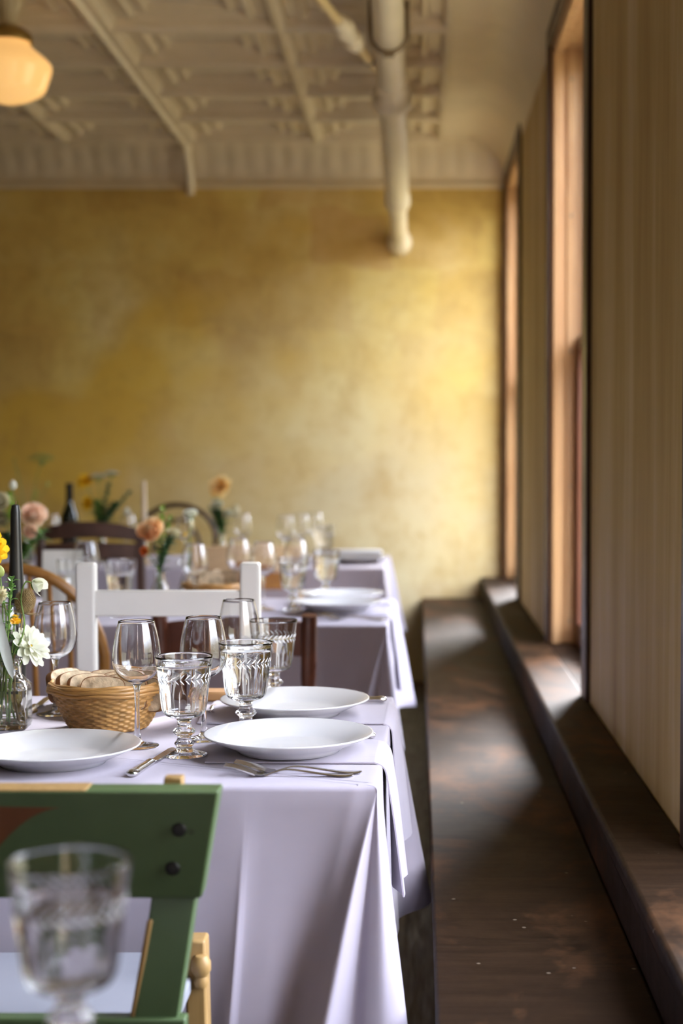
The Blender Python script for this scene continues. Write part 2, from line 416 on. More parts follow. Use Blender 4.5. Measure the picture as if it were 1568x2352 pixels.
def tag(o, label, cat, group=None):
    o['label'] = label; o['category'] = cat
    if group: o['group'] = group
    return o
def thing(name, label, cat, loc=(0, 0, 0), rz=0.0, group=None):
    o = bpy.data.objects.new(name, None); COL.objects.link(o); o.empty_display_size = 0.05
    o.location = loc; o.rotation_euler = (0, 0, rz)
    return tag(o, label, cat, group)
def struct(o):
    o['kind'] = 'structure'; return o
def sname(name, loc=(0, 0, 0)):
    o = bpy.data.objects.new(name, None); COL.objects.link(o); o.location = loc; o['kind'] = 'structure'; return o
def dup(root, loc, rz, label, group=None):
    r = root.copy(); COL.objects.link(r); r.location = loc; r.rotation_euler = (0, 0, rz); r['label'] = label
    if group: r['group'] = group
    for ch in list(root.children):
        c = ch.copy(); COL.objects.link(c); c.parent = r
        for g in list(ch.children):
            d = g.copy(); COL.objects.link(d); d.parent = c
    return r
def cr_curve(pts, n=6, closed=False):
    P = [Vector(p) for p in pts]; out = []; m = len(P)
    rng = range(m) if closed else range(m - 1)
    for i in rng:
        if closed: a, b, c, d = P[(i - 1) % m], P[i], P[(i + 1) % m], P[(i + 2) % m]
        else: a, b, c, d = P[max(i - 1, 0)], P[i], P[i + 1], P[min(i + 2, m - 1)]
        for k in range(n):
            t = k / n
            out.append(0.5 * ((2 * b) + (c - a) * t + (2 * a - 5 * b + 4 * c - d) * t * t + (3 * b - a - 3 * c + d) * t ** 3))
    if not closed: out.append(P[-1])
    return out

# ------------------------------------------------------------------ the room
CEIL = 2.83
YB = 8.30
struct(MB().box(-5.6, 0.72, -3.1, 8.5, -0.05, 0.0).build('floor', M['floor'], smooth=False))
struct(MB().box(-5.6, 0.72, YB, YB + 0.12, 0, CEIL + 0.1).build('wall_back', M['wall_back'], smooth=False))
struct(MB().box(-5.72, -5.6, -3.1, 8.5, 0, CEIL + 0.1).build('wall_left', M['wall_dim'], smooth=False))
struct(MB().box(-5.72, 0.72, -3.12, -3.0, 0, CEIL + 0.1).build('wall_front', M['wall_dim'], smooth=False))
wr = MB()
ys = sorted(WIN); cur = -3.1
wr.box(WALLX, 0.72, -3.1, YB + 0.12, 0, WZ0 - 0.03)
wr.box(WALLX, 0.72, -3.1, YB + 0.12, WZ1, CEIL + 0.1)
for a, b in ys:
    wr.box(WALLX, 0.72, cur, a, WZ0 - 0.03, WZ1); cur = b
wr.box(WALLX, 0.72, cur, YB + 0.12, WZ0 - 0.03, WZ1)
struct(wr.build('wall_right', M['wall_side'], smooth=False))

# pressed tin ceiling: cells with raised ribs and stepped coffers
mb = MB()
mb.box(-5.6, 0.5, -3.1, 8.45, CEIL + 0.03, CEIL + 0.08)
CX, CY = 0.64, 0.53
rings = [(0.0, -0.040), (0.016, -0.036), (0.030, -0.020), (0.036, 0.006), (0.082, 0.008), (0.090, -0.014), (0.106, -0.016), (0.114, 0.000),
         (0.120, 0.014), (0.148, 0.014), (0.156, -0.006), (0.170, -0.006), (0.178, 0.018), (0.2, 0.024)]
x1 = 0.124
nx = 9
for ix in range(nx):
    xa, xb = x1 - (ix + 1) * CX, x1 - ix * CX
    for iy in range(21):
        yb = 8.05 - iy * CY; ya = yb - CY
        vs = []; fs = []
        for d, h in rings:
            z = CEIL + h
            vs += [(xa + d, ya + d, z), (xb - d, ya + d, z), (xb - d, yb - d, z), (xa + d, yb - d, z)]
        for r in range(len(rings) - 1):
            for k in range(4):
                k2 = (k + 1) % 4
                fs.append((r * 4 + k, (r + 1) * 4 + k, (r + 1) * 4 + k2, r * 4 + k2))
        q = (len(rings) - 1) * 4
        fs.append((q, q + 3, q + 2, q + 1))
        mb.add(vs, fs)
# plain margin on the window side
mb.box(0.124, 0.26, -3.1, 8.1, CEIL - 0.014, CEIL + 0.03)
struct(mb.build('ceiling', M['tin'], smooth=False))

def cove(name, along0, along1, flute, fn):
    n = 14; m = int((along1 - along0) / 0.0125) if flute else 60
    vs = []; fs = []
    for i in range(m + 1):
        s = along0 + (along1 - along0) * i / m
        for k in range(n + 1):
            a = PI / 2 * k / n
            w = (0.008 * (abs(math.sin(s * PI / 0.1)) ** 0.6) * math.sin(a * 2)) if flute else 0
            vs.append(fn(s, 0.21 - (0.21 - w) * math.cos(a), (0.21 - w) * math.sin(a)))
    for i in range(m):
        for k in range(n):
            b = i * (n + 1) + k
            fs.append((b, b + n + 1, b + n + 2, b + 1))
    return MB().add(vs, fs)
# u = distance from the wall foot of the cove (0 at wall, .21 at ceiling edge), z = rise above foot
c = cove('a', -5.6, 0.46, True, lambda s, u, z: (s, YB - u, 2.62 + z))
c.box(-5.6, 0.46, YB - 0.022, YB, 2.605, 2.63)
c.box(-5.6, 0.3, YB - 0.25, YB - 0.2, 2.812, 2.835)
struct(c.build('trim_1', M['tin']))
c = cove('b', -3.0, YB, False, lambda s, u, z: (WALLX - u, s, 2.62 + z))
struct(c.build('trim_2', M['tin']))

# windows
def window(idx, a, b, casing_near=0.11, casing_far=0.05):
    root = sname('window_%d' % idx, (WALLX, a, WZ0))
    w = b - a; h = WZ1 - WZ0
    cs = MB()
    cs.box(-0.014, 0.0, -casing_near, 0.004, -0.0, h + 0.06)
    cs.box(-0.014, 0.0, w - 0.004, w + casing_far, -0.0, h + 0.06)
    cs.box(-0.014, 0.0, 0.004, w - 0.004, h - 0.004, h + 0.06)
    cs.build('casing', M['casing'], root, False, bevel=0.003)
    jf = MB()
    for y0, s in ((w, -1), (0, 1)):
        lo, hi = sorted((y0, y0 + s * 0.014)); jf.box(0.0, 0.24, lo, hi, 0, h)
        lo, hi = sorted((y0, y0 + s * 0.034)); jf.box(0.006, 0.038, lo, hi, 0, h)
        lo, hi = sorted((y0, y0 + s * 0.022)); jf.box(0.052, 0.084, lo, hi, 0, h)
    jf.box(0, 0.24, 0.014, w - 0.014, h - 0.014, h)
    jf.box(0.006, 0.038, 0.034, w - 0.034, h - 0.034, h)
    jf.build('jamb', M['jamb'], root, False, bevel=0.004, bseg=3)
    MB().box(0.0, 0.24, 0.015, w - 0.015, -0.034, -0.0005).build('inner_sill', M['bench'], root, False)
    for k in range(5):
        sc = MB()
        mt = Matrix.Translation((0.068, w - 0.022, 0.08 + k * 0.466)) @ Matrix.Rotation(PI / 2, 4, 'X')
        sc.lathe([(0, 0.003), (0.004, 0.003), (0.006, 0.001), (0.006, 0)], 10, mat=mt)
        sc.build('screw', M['iron'], root)
    for nm, x0, z0, z1 in (('lower_sash', 0.088, 0.0, 1.06), ('upper_sash', 0.13, 1.02, h - 0.014)):
        sa = MB(); ya, yb = 0.016, w - 0.016
        sa.box(x0, x0 + 0.035, ya, ya + 0.055, z0, z1); sa.box(x0, x0 + 0.035, yb - 0.055, yb, z0, z1)
        sa.box(x0, x0 + 0.035, ya + 0.055, yb - 0.055, z0, z0 + (0.08 if z0 == 0 else 0.045)); sa.box(x0, x0 + 0.035, ya + 0.055, yb - 0.055, z1 - 0.045, z1)
        so = sa.build(nm, M['sash'], root, False, bevel=0.003)
        MB().box(x0 + 0.016, x0 + 0.019, ya + 0.05, yb - 0.05, z0 + 0.04, z1 - 0.04).build('pane', M['pane'], so, False)
    return root
for i, (a, b) in enumerate(WIN):
    window(i + 1, a, b, 0.11, 0.05 if i != 1 else 0.03)

# sill shelf and bench along the window wall
t = thing('window_ledge', 'dark brown continuous ledge running under the windows behind the bench', 'ledge', (0.337, 0, 0))
MB().box(-0.006, 0.125, -3.0, YB, 0.525, 0.56).build('ledge_board', M['bench'], t, True, bevel=0.010, bseg=3)
MB().box(0.0, 0.02, -3.0, YB, 0.425, 0.525).build('bench_back_board', M['bench'], t, False)
t = thing('bench', 'long worn dark brown wooden bench built along the window wall', 'bench', (0.025, 0, 0))
MB().box(0.0, 0.312, -3.0, YB, 0.415, 0.45).build('seat', M['bench'], t, True, bevel=0.006, bseg=3)
MB().box(0.022, 0.045, -3.0, YB, 0.0, 0.415).build('front_panel', M['bench'], t, False)

# drain pipe
pr = thing('drain_pipe', 'thick cream painted drain pipe sloping along the ceiling into the ochre wall', 'pipe', (0, 0, 0))
def pp(y): return Vector((-0.104 + (y - 5.3) * 0.003, y, 2.752 - 0.1467 * (y - 5.3)))
pd = (pp(8.3) - pp(4.8)).normalized()
def coll(y, prof, name, mat, seg=32):
    q = Vector((0, 0, 1)).rotation_difference(pd).to_matrix().to_4x4()
    return MB().lathe(prof, seg, mat=Matrix.Translation(pp(y)) @ q).build(name, mat, pr)
MB().tube([pp(4.8), pp(5.8), pp(6.8), pp(7.6)], 0.055, 32).build('main_pipe', M['pipe'], pr)
MB().tube([pp(7.6), pp(8.0), pp(8.3)], 0.043, 28).build('tail_pipe', M['pipe'], pr)
coll(6.05, [(0.055, 0), (0.062, 0.005), (0.064, 0.12), (0.078, 0.14), (0.081, 0.18), (0.070, 0.195), (0.055, 0.20)], 'hub', M['pipe'])
coll(7.45, [(0.055, 0), (0.061, 0.01), (0.062, 0.11), (0.055, 0.135), (0.043, 0.14)], 'hub', M['pipe'])
coll(8.14, [(0.043, 0), (0.050, 0.01), (0.052, 0.06), (0.062, 0.075), (0.064, 0.12), (0.06, 0.155)], 'wall_flange', M['pipe'])
hk = []
for k in range(15):
    a = PI * k / 14
    hk.append(pp(5.62) + Vector((0.066 * math.cos(a), 0, -0.064 * math.sin(a))))
hk = [Vector((hk[0].x, hk[0].y, CEIL))] + hk + [Vector((hk[-1].x, hk[-1].y, CEIL))]
MB().tube(hk, 0.008, 8).build('hanger', M['iron'], pr)
MB().box(-0.02, 0.02, 5.612, 5.628, 0, 0.02, Matrix.Translation((pp(5.62).x, 0, pp(5.62).z - 0.08))).build('hanger_nut', M['iron'], pr, False)
M['iron_dark'] = simple('dark_bolt_iron', (0.02, 0.02, 0.016, 1), 0.45, 0.6, var=0.2)
# branch pipe
br = thing('branch_pipe', 'thin yellowed branch pipe with bulging fittings joining the thick ceiling pipe', 'pipe', (0, 0, 0))
b0 = at(690, -60, 5.05); b1 = pp(6.02) + Vector((-0.03, 0, 0))
MB().tube([b0, b0.lerp(b1, 0.5), b1], 0.017, 14).build('thin_pipe', M['conduit'], br)
bdir = (b1 - b0).normalized(); bq = Vector((0, 0, 1)).rotation_difference(bdir).to_matrix().to_4x4()
def bfit(f, prof, nm, mt):
    MB().lathe(prof, 18, mat=Matrix.Translation(b0.lerp(b1, f)) @ bq).build(nm, mt, br)
bfit(0.40, [(0.017, 0), (0.027, 0.005), (0.028, 0.03), (0.022, 0.035), (0.036, 0.055), (0.042, 0.085), (0.036, 0.115), (0.026, 0.125), (0.026, 0.17), (0.038, 0.18), (0.038, 0.205), (0.024, 0.21), (0.03, 0.225), (0.03, 0.245), (0.017, 0.25)], 'union_fitting', M['pipe'])
bfit(0.80, [(0.018, 0), (0.0195, 0.002), (0.0195, 0.018), (0.018, 0.02)], 'black_tape', M['black_wax'])
# surface conduit on the ceiling
cdp = [(-1.19, -1.0, 2.80), (-1.19, 4.0, 2.80), (-1.19, 7.9, 2.80), (-1.19, 8.07, 2.79), (-1.19, 8.2, 2.72), (-1.19, 8.265, 2.62), (-1.19, 8.27, 2.57)]
o = MB().tube(cr_curve(cdp, 6), 0.022, 12).build('conduit', M['pipe'])
tag(o, 'cream conduit running along the tin ceiling and down the cornice', 'conduit')

# ------------------------------------------------------------------ tables and cloths
TZ = 0.75
CORNER = [(-.16, .006), (-.134, -.012), (-.106, .040), (-.086, .083), (-.066, .064), (-.045, .036), (-.034, .028), (-.015, .040),
          (.020, .048), (.045, .036), (.052, .010), (.040, -.06), (.022, -.14)]
CORNER2 = [(-.15, .012), (-.11, .03), (-.07, .07), (-.04, .075), (-.015, .05), (.0, .03), (.03, .032), (.06, .045), (.075, .03), (.065, -.01), (.04, -.07), (.02, -.15)]
def tablecloth(w, d, z_top, drops, label, seed, corner_drop=0.03, crease=None):
    """mesh with its origin at the front right corner of the table top on the floor; x runs to -w, y to d"""
    rnd = random.Random(seed)
    C = [Vector((-w, 0)), Vector((0, 0)), Vector((0, d)), Vector((-w, d))]
    top = []; hem = []; hz = []
    for i in range(4):
        c = C[(i + 1) % 4]; p = C[i]
        e1 = (c - p).normalized(); n1 = Vector((e1.y, -e1.x)); L = (c - p).length
        m = max(3, int((L - 0.38) / 0.11))
        for k in range(m + 1):
            s = 0.19 + (L - 0.38) * k / m
            q = p + e1 * s
            off = 0.014 + 0.012 * math.sin(s * 11 + seed) + rnd.uniform(-0.006, 0.006)
            if i == 1: off = 0.012 + 0.006 * math.sin(s * 9 + seed)
            if crease is not None and i == 0:
                r = s - (w + crease)
                if r > -0.12: continue
            top.append(q); hem.append(q + n1 * off); hz.append(drops[i])
            if crease is not None and i == 0:
                nxt = 0.19 + (L - 0.38) * (k + 1) / m
                if (w + crease) - 0.12 >= s and nxt > (w + crease) - 0.12:
                    for dx, of in ((-.10, .012), (-.05, .018), (-.012, .027), (-.003, .028), (.003, .021), (.012, .016)):
                        qq = C[1] + e1 * (crease + dx)
                        top.append(qq); hem.append(qq + n1 * of + e1 * (-.022 if abs(dx) < .04 else -.01)); hz.append(drops[i])
        cl = CORNER if i in (0,) else CORNER2
        for k, (a, b) in enumerate(cl):
            f = k / (len(cl) - 1)
            t = c - e1 * (0.14 * max(0, 1 - 3.4 * f) ** 3) - n1 * (0.13 * max(0, 3.4 * f - 2.4) ** 1.2)
            top.append(t); hem.append(c + e1 * a + n1 * b)
            g = f * f * (3 - 2 * f)
            hz.append(drops[i] * (1 - g) + drops[(i + 1) % 4] * g + corner_drop * math.sin(f * PI) ** 2)
    nsub = 5
    T = cr_curve([(q.x, q.y, 0) for q in top], nsub, True)
    H = cr_curve([(q.x, q.y, h) for q, h in zip(hem, hz)], nsub, True)
    n = len(T)
    cx, cy = -w / 2, d / 2
    vs = []; fs = []
    R = 0.007
    rows = []
    def addrow(f):
        r = []
        for i in range(n): r.append(len(vs)); vs.append(f(i))
        rows.append(r)
    def nrm(i):
        t = T[i]; h = H[i]
        v = Vector((h.x - t.x, h.y - t.y)); 
        ex = Vector((1 if abs(t.x) < 0.02 else (-1 if abs(t.x + w) < 0.02 else 0), 1 if abs(t.y - d) < 0.02 else (-1 if abs(t.y) < 0.02 else 0)))
        return (ex if ex.length > 0 else v).normalized()
    N = [nrm(i) for i in range(n)]
    addrow(lambda i: (max(-w + .012, min(-.012, T[i].x - N[i].x * 0.012)), max(.012, min(d - .012, T[i].y - N[i].y * 0.012)), z_top))
    for k in range(4):
        a = PI / 2 * k / 3
        addrow(lambda i: (T[i].x + N[i].x * R * math.sin(a), T[i].y + N[i].y * R * math.sin(a), z_top - R + R * math.cos(a)))
    nr = 16
    for k in range(1, nr + 1):
        f = k / nr
        def fn(i):
            t, h = T[i], H[i]
            g = f ** 0.92
            x = t.x + N[i].x * R; y = t.y + N[i].y * R
            wob = 0.003 * math.sin(i * 0.37 + f * 5 + seed) * f
            return (x + (h.x - x) * g + N[i].x * wob, y + (h.y - y) * g + N[i].y * wob, z_top - R - (h.z - R) * f)
        addrow(fn)
    for a, b in zip(rows, rows[1:]):
        for i in range(n):
            j = (i + 1) % n; fs.append((a[i], a[j], b[j], b[i]))
    ci = len(vs); vs.append((-w / 2, d / 2, z_top))
    for i in range(n): fs.append((rows[0][(i + 1) % n], rows[0][i], ci))
    o = MB().add(vs, fs).build('tablecloth', M['cloth'], None, True, autosmooth=False, recalc=True)
    return tag(o, label, 'tablecloth', 'lavender tablecloths')
def table(w, d, loc, rz, label):
    t = thing('dining_table', label, 'table', loc, rz, 'dining tables')
    MB().box(-w + .004, -.004, .004, d - .004, 0.715, 0.7465).build('tabletop', M['walnut'], t, False)
    for x in (-w + 0.12, -0.12):
        for y in (0.1, d - 0.1):
            MB().box(x - 0.025, x + 0.025, y - 0.025, y + 0.025, 0, 0.715).build('leg', M['walnut'], t, False)
    return t
RZ = math.radians(-0.8)
T1 = (-0.063, 2.225, 0); T2 = (-0.090, 4.29, 0); T3 = (-0.142, 6.39, 0)
W1, D1 = 1.75, 0.815
lab = ['nearest table in the row, under the cloth set with the bread basket', 'middle table in the row, behind the white chair', 'farthest table in the row, before the ochre wall']
labc = ['lavender cloth over the nearest long table, falling in deep corner folds', 'lavender cloth over the middle table behind the white chair', 'lavender cloth over the farthest table near the ochre wall']
for i, (T, dr, crs) in enumerate(((T1, (.40, .40, .27, .40), -.180), (T2, (.335,) * 4, None), (T3, (.335,) * 4, None))):
    dd = D1 if i == 0 else 0.79
    table(W1, dd, T, RZ, lab[i])
    o = tablecloth(W1, dd, TZ, dr, labc[i], i + 2, 0.01 if i == 0 else 0.02, crs)
    o.location = T; o.rotation_euler = (0, 0, RZ)
FT = (-0.07, 0.42, 0)
table(1.2, 0.80, FT, 0, 'table in the foreground under the blurred goblet, below the picture edge')
o = tablecloth(1.2, 0.80, 0.765, (0.3,) * 4, 'lavender cloth on the foreground table under the blurred goblet', 9); o.location = FT
for c in [x for x in S.objects if x.name.startswith('dining_table')][-1].children:
    c.location.z += 0.015

def napkin(T, y0, y1, inner, hang, label, mt=None, flare=0.014, rz=RZ, z=TZ):
    """folded napkin lying over the table's window end and hanging down; local frame of the table corner"""
    prof = [(-inner, .0015), (-inner * .5, .0015), (-.02, .0015), (-.004, .001), (.006, -.004), (.011, -.014), (.014, -.04), (.014 + flare * .4, -hang * .45), (.014 + flare, -hang)]
    P = cr_curve([(x, 0, zz) for x, zz in prof], 5)
    th = 0.0065; ny = 8
    vs = []; fs = []; n = len(P)
    for lay in (0, 1):
        for j in range(ny + 1):
            f = j / ny
            for i, p in enumerate(P):
                tg = (P[min(i + 1, n - 1)] - P[max(i - 1, 0)]).normalized(); nn = Vector((-tg.z, 0, tg.x))
                if nn.z < 0 and p.z > -.001: nn = -nn
                if p.z < -.01 and nn.x < 0: nn = -nn
                s = max(0, -p.z) / hang
                edge = 0.35 + 0.65 * min(1, 6 * min(f, 1 - f) + .0)
                q = p + nn * (th * (edge if lay else 0))
                yy = y0 + (y1 - y0) * f + s * 0.015 * (1 - 2 * f) * 1.2
                vs.append((q.x + s * 0.010 * math.sin(f * 7 + y0 * 9), yy, q.z))
    L = (ny + 1) * n
    for j in range(ny):
        for i in range(n - 1):
            a = j * n + i
            fs.append((a, a + n, a + n + 1, a + 1)); fs.append((L + a, L + a + 1, L + a + n + 1, L + a + n))
    for i in range(n - 1):
        fs.append((i, i + 1, L + i + 1, L + i)); b = ny * n + i; fs.append((b, L + b, L + b + 1, b + 1))
    for j in range(ny):
        a = j * n; fs.append((a, L + a, L + a + n, a + n)); b = j * n + n - 1; fs.append((b, b + n, L + b + n, L + b))
    o = MB().add(vs, fs).build('napkin', mt or M['napkin'], None, True, recalc=True)
    o.location = (T[0], T[1], z); o.rotation_euler = (0, 0, rz)
    return tag(o, label, 'napkin', 'folded napkins hanging over the table ends')
napkin(T1, 0.155, 0.340, 0.265, 0.21, 'lavender napkin under the near right plate, draped over the table end')
napkin(T1, 0.500, 0.745, 0.33, 0.22, 'lavender napkin under the far right plate, draped over the table corner')
napkin(T2, 0.23, 0.42, 0.26, 0.22, 'lavender napkin hanging off the middle table beside its front plate')
napkin(T2, 0.56, 0.74, 0.26, 0.22, 'lavender napkin hanging off the middle table beside its rear plate')

# ------------------------------------------------------------------ china, cutlery
def make_plate(label, loc, group='white dinner plates'):
    t = thing('dinner_plate', label, 'plate', loc, 0, group)
    out = [(0, .004), (.060, .004), (.072, .003), (.076, .0), (.080, .0), (.083, .004), (.100, .012), (.1325, .0265), (.1338, .0278)]
    inn = [(.1335, .0290), (.131, .0292), (.104, .0172), (.090, .0125), (.083, .0088), (.076, .0072), (.05, .0065), (0, .0063)]
    MB().lathe([(r, z) for r, z in out + inn], 96).build('plate_body', M['china'], t, True, autosmooth=False)
    return t
p = at(663, 1699, 2.455); PL = make_plate('white dinner plate at the near right corner, behind the two forks', (p.x, 2.455, TZ + .008))
pr_ = [((at(677, 1616, 2.80).x, 2.80, TZ + .008), 'white dinner plate at the far right corner of the nearest table'),
       ((at(122, 1714, 2.395).x, 2.395, TZ + .0005), 'white dinner plate in front of the bread basket, cut by the left edge'),
       ((-0.555, 2.925, TZ + .0005), 'white dinner plate mostly hidden behind the bread basket'),
       ((at(775, 1387, 4.62).x, 4.62, TZ + .008), 'white dinner plate at the front right of the middle table'),
       ((at(786, 1363, 4.955).x, 4.90, TZ + .008), 'white dinner plate at the rear right of the middle table'),
       ((at(822, 1272, 6.70).x, 6.70, TZ + .0005), 'white dinner plate at the right end of the farthest table')]
for l, s in pr_: dup(PL, l, 0, s)
# folded napkin lying on the far plate
o = MB().box(-.10, .115, -.06, .06, 0, .022).build('napkin', M['napkin_white'], None, True, bevel=.006, bseg=3)
o.location = (at(815, 1272, 6.70).x, 6.70, TZ + .031); tag(o, 'folded white napkin lying on the plate of the farthest table', 'napkin')
p2 = dup(PL, (at(806, 1290, 6.99).x, 6.99, TZ + .0005), 0, 'white dinner plate at the rear corner of the farthest table')

def cutlery_profile(L):  # height along a fork/spoon lying tines up
    return [(0, .0165), (.018, .013), (.035, .0075), (.048, .0028), (.060, .0022), (.072, .006), (.090, .0105), (.115, .0085), (.150, .0038), (.175, .0022), (L, .0032)]
def make_fork(label, loc, rz):
    t = thing('fork', label, 'fork', loc, rz, 'silver forks')
    L = 0.19
    prof = cr_curve([(x, 0, z) for x, z in cutlery_profile(L)], 6)
    def hz(x):
        for a, b in zip(prof, prof[1:]):
            if a.x <= x <= b.x: return a.z + (b.z - a.z) * (x - a.x) / max(1e-6, b.x - a.x)
        return prof[-1].z
    # handle, neck and palm as one strip
    wid = [(.040, .0122), (.047, .0124), (.056, .0105), (.066, .0055), (.074, .0032), (.095, .003), (.12, .0042), (.15, .0062), (.172, .0088), (.183, .0085), (.188, .006), (.190, .002)]
    W_ = cr_curve([(a, b, 0) for a, b in wid], 4)
    vs = []; fs = []; k = 8
    for q in W_:
        x, w = q.x, max(q.y, .0008)
        for j in range(k):
            a = 2 * PI * j / k
            vs.append((x, w * math.cos(a), hz(x) + .0016 * math.sin(a) + (0.0022 * (math.cos(a) ** 2) if x < .06 else 0)))
    for i in range(len(W_) - 1):
        for j in range(k):
            j2 = (j + 1) % k; fs.append((i * k + j, (i + 1) * k + j, (i + 1) * k + j2, i * k + j2))
    fs.append(tuple(range(k))); fs.append(tuple(reversed(range((len(W_) - 1) * k, len(W_) * k))))
    MB().add(vs, fs).build('handle', M['silver'], t, True, recalc=True)
    for j in range(4):
        y = (-1.5 + j) * .0066
        pts = [(x, y * (1 - .08 * (1 - x / .045)), hz(x) + .0007) for x in (0.0, .008, .016, .024, .032, .040, .046)]
        MB().tube(pts, lambda u: .0011 + .0010 * min(1, u * 2.2), 6).build('tine', M['silver'], t)
    return t
def make_knife(label, loc, rz):
    t = thing('table_knife', label, 'knife', loc, rz, 'silver knives')
    # handle: rounded, swelling to the butt
    hp = [(0, .0005), (.001, .006), (.006, .0095), (.016, .0098), (.022, .0085), (.03, .0088), (.060, .0078), (.088, .0068), (.092, .0078), (.096, .0078), (.099, .006), (.104, .0045)]
    m = Matrix.Rotation(PI / 2, 4, 'Y') @ Matrix.Scale(.62, 4, (1, 0, 0))
    MB().lathe([(r, z) for z, r in hp], 14, mat=Matrix.Translation((0, 0, .0056)) @ m).build('handle', M['silver'], t, True)
    pts = [(.100, -.0042), (.108, -.0085), (.13, -.0098), (.18, -.0100), (.200, -.0088), (.212, -.002), (.2145, .004), (.205, .0068), (.15, .0062), (.108, .0055), (.100, .0042)]
    MB().prism(pts, .0030, .0054, Matrix.Rotation(-0.10, 4, 'X')).build('blade', M['silver'], t, True, bevel=.0006, bseg=1)
    return t
f1 = on(525, 1768); FK = make_fork('silver fork in front of the near right plate, nearer of the two', (f1.x, 2.295, TZ), math.radians(-1.5))
dup(FK, (f1.x + .012, 2.318, TZ + .0005), math.radians(-2.5), 'silver fork in front of the near right plate, lying closer to the plate')
f2 = on(585, 1688)
dup(FK, (-.287, 2.655, TZ), math.radians(2), 'silver fork between the two right plates, its tines showing at the left')
dup(FK, (-.280, 2.683, TZ), math.radians(3), 'silver fork between the two right plates, its handle ending at the right')
dup(FK, (-.378, 2.775, TZ), math.radians(90), 'silver fork lying lengthwise left of the far right plate')
k1 = on(300, 1787)
KN = make_knife('silver knife with ornate handle right of the near left plate', (k1.x, k1.y, TZ), math.atan2(.21, .030))
dup(KN, (-.058, 2.922, TZ + .009), PI + .02, 'silver knife on the napkin behind the far right plate')
dup(KN, (-.070, 2.60, TZ), PI - .01, 'silver knife behind the near right plate, only its handle tip showing')
dup(KN, (-.708, 2.80, TZ), PI / 2 + .02, 'silver knife beside the flower vase, reflecting gold')
dup(FK, (at(728, 1420, 4.42).x, 4.42, TZ), math.radians(-2), 'silver fork in front of the front plate on the middle table')
dup(FK, (at(740, 1420, 4.455).x, 4.45, TZ), math.radians(-3), 'silver fork touching the front plate on the middle table')

# ------------------------------------------------------------------ glasses
def split_lathe(parts, root, mt, seg=64, mods=None):
    for nm, prof in parts:
        MB().lathe(prof, seg, mod=(mods or {}).get(nm)).build(nm, mt, root, True, autosmooth=False)
def make_wine(label, loc):
    t = thing('wine_glass', label, 'wine glass', loc, 0, 'stemmed wine glasses')
    foot = [(0, 0), (.0345, 0), (.0353, .0008), (.0345, .0016), (.020, .0038), (.009, .0075), (.0058, .013)]
    stem = cr_curve([(.0058, 0, .013), (.0045, 0, .025), (.0038, 0, .05), (.0038, 0, .075), (.0046, 0, .090), (.0068, 0, .1000)], 4)
    bo = cr_curve([(.0068, 0, .1), (.0115, 0, .1035), (.020, 0, .1075), (.030, 0, .1155), (.0368, 0, .127), (.0393, 0, .140), (.0385, 0, .157), (.0348, 0, .180), (.0290, 0, .2035)], 5)
    bi = cr_curve([(.0281, 0, .2035), (.0338, 0, .180), (.0374, 0, .157), (.0381, 0, .140), (.0356, 0, .128), (.029, 0, .1172), (.019, 0, .1095), (.0095, 0, .1065), (0, 0, .1060)], 5)
    split_lathe([('foot', foot), ('stem', [(q.x, q.z) for q in stem]),
                 ('bowl', [(max(0, q.x), q.z) for q in bo] + [(.02855, .2041)] + [(max(0, q.x), q.z) for q in bi])], t, M['glass'])
    return t
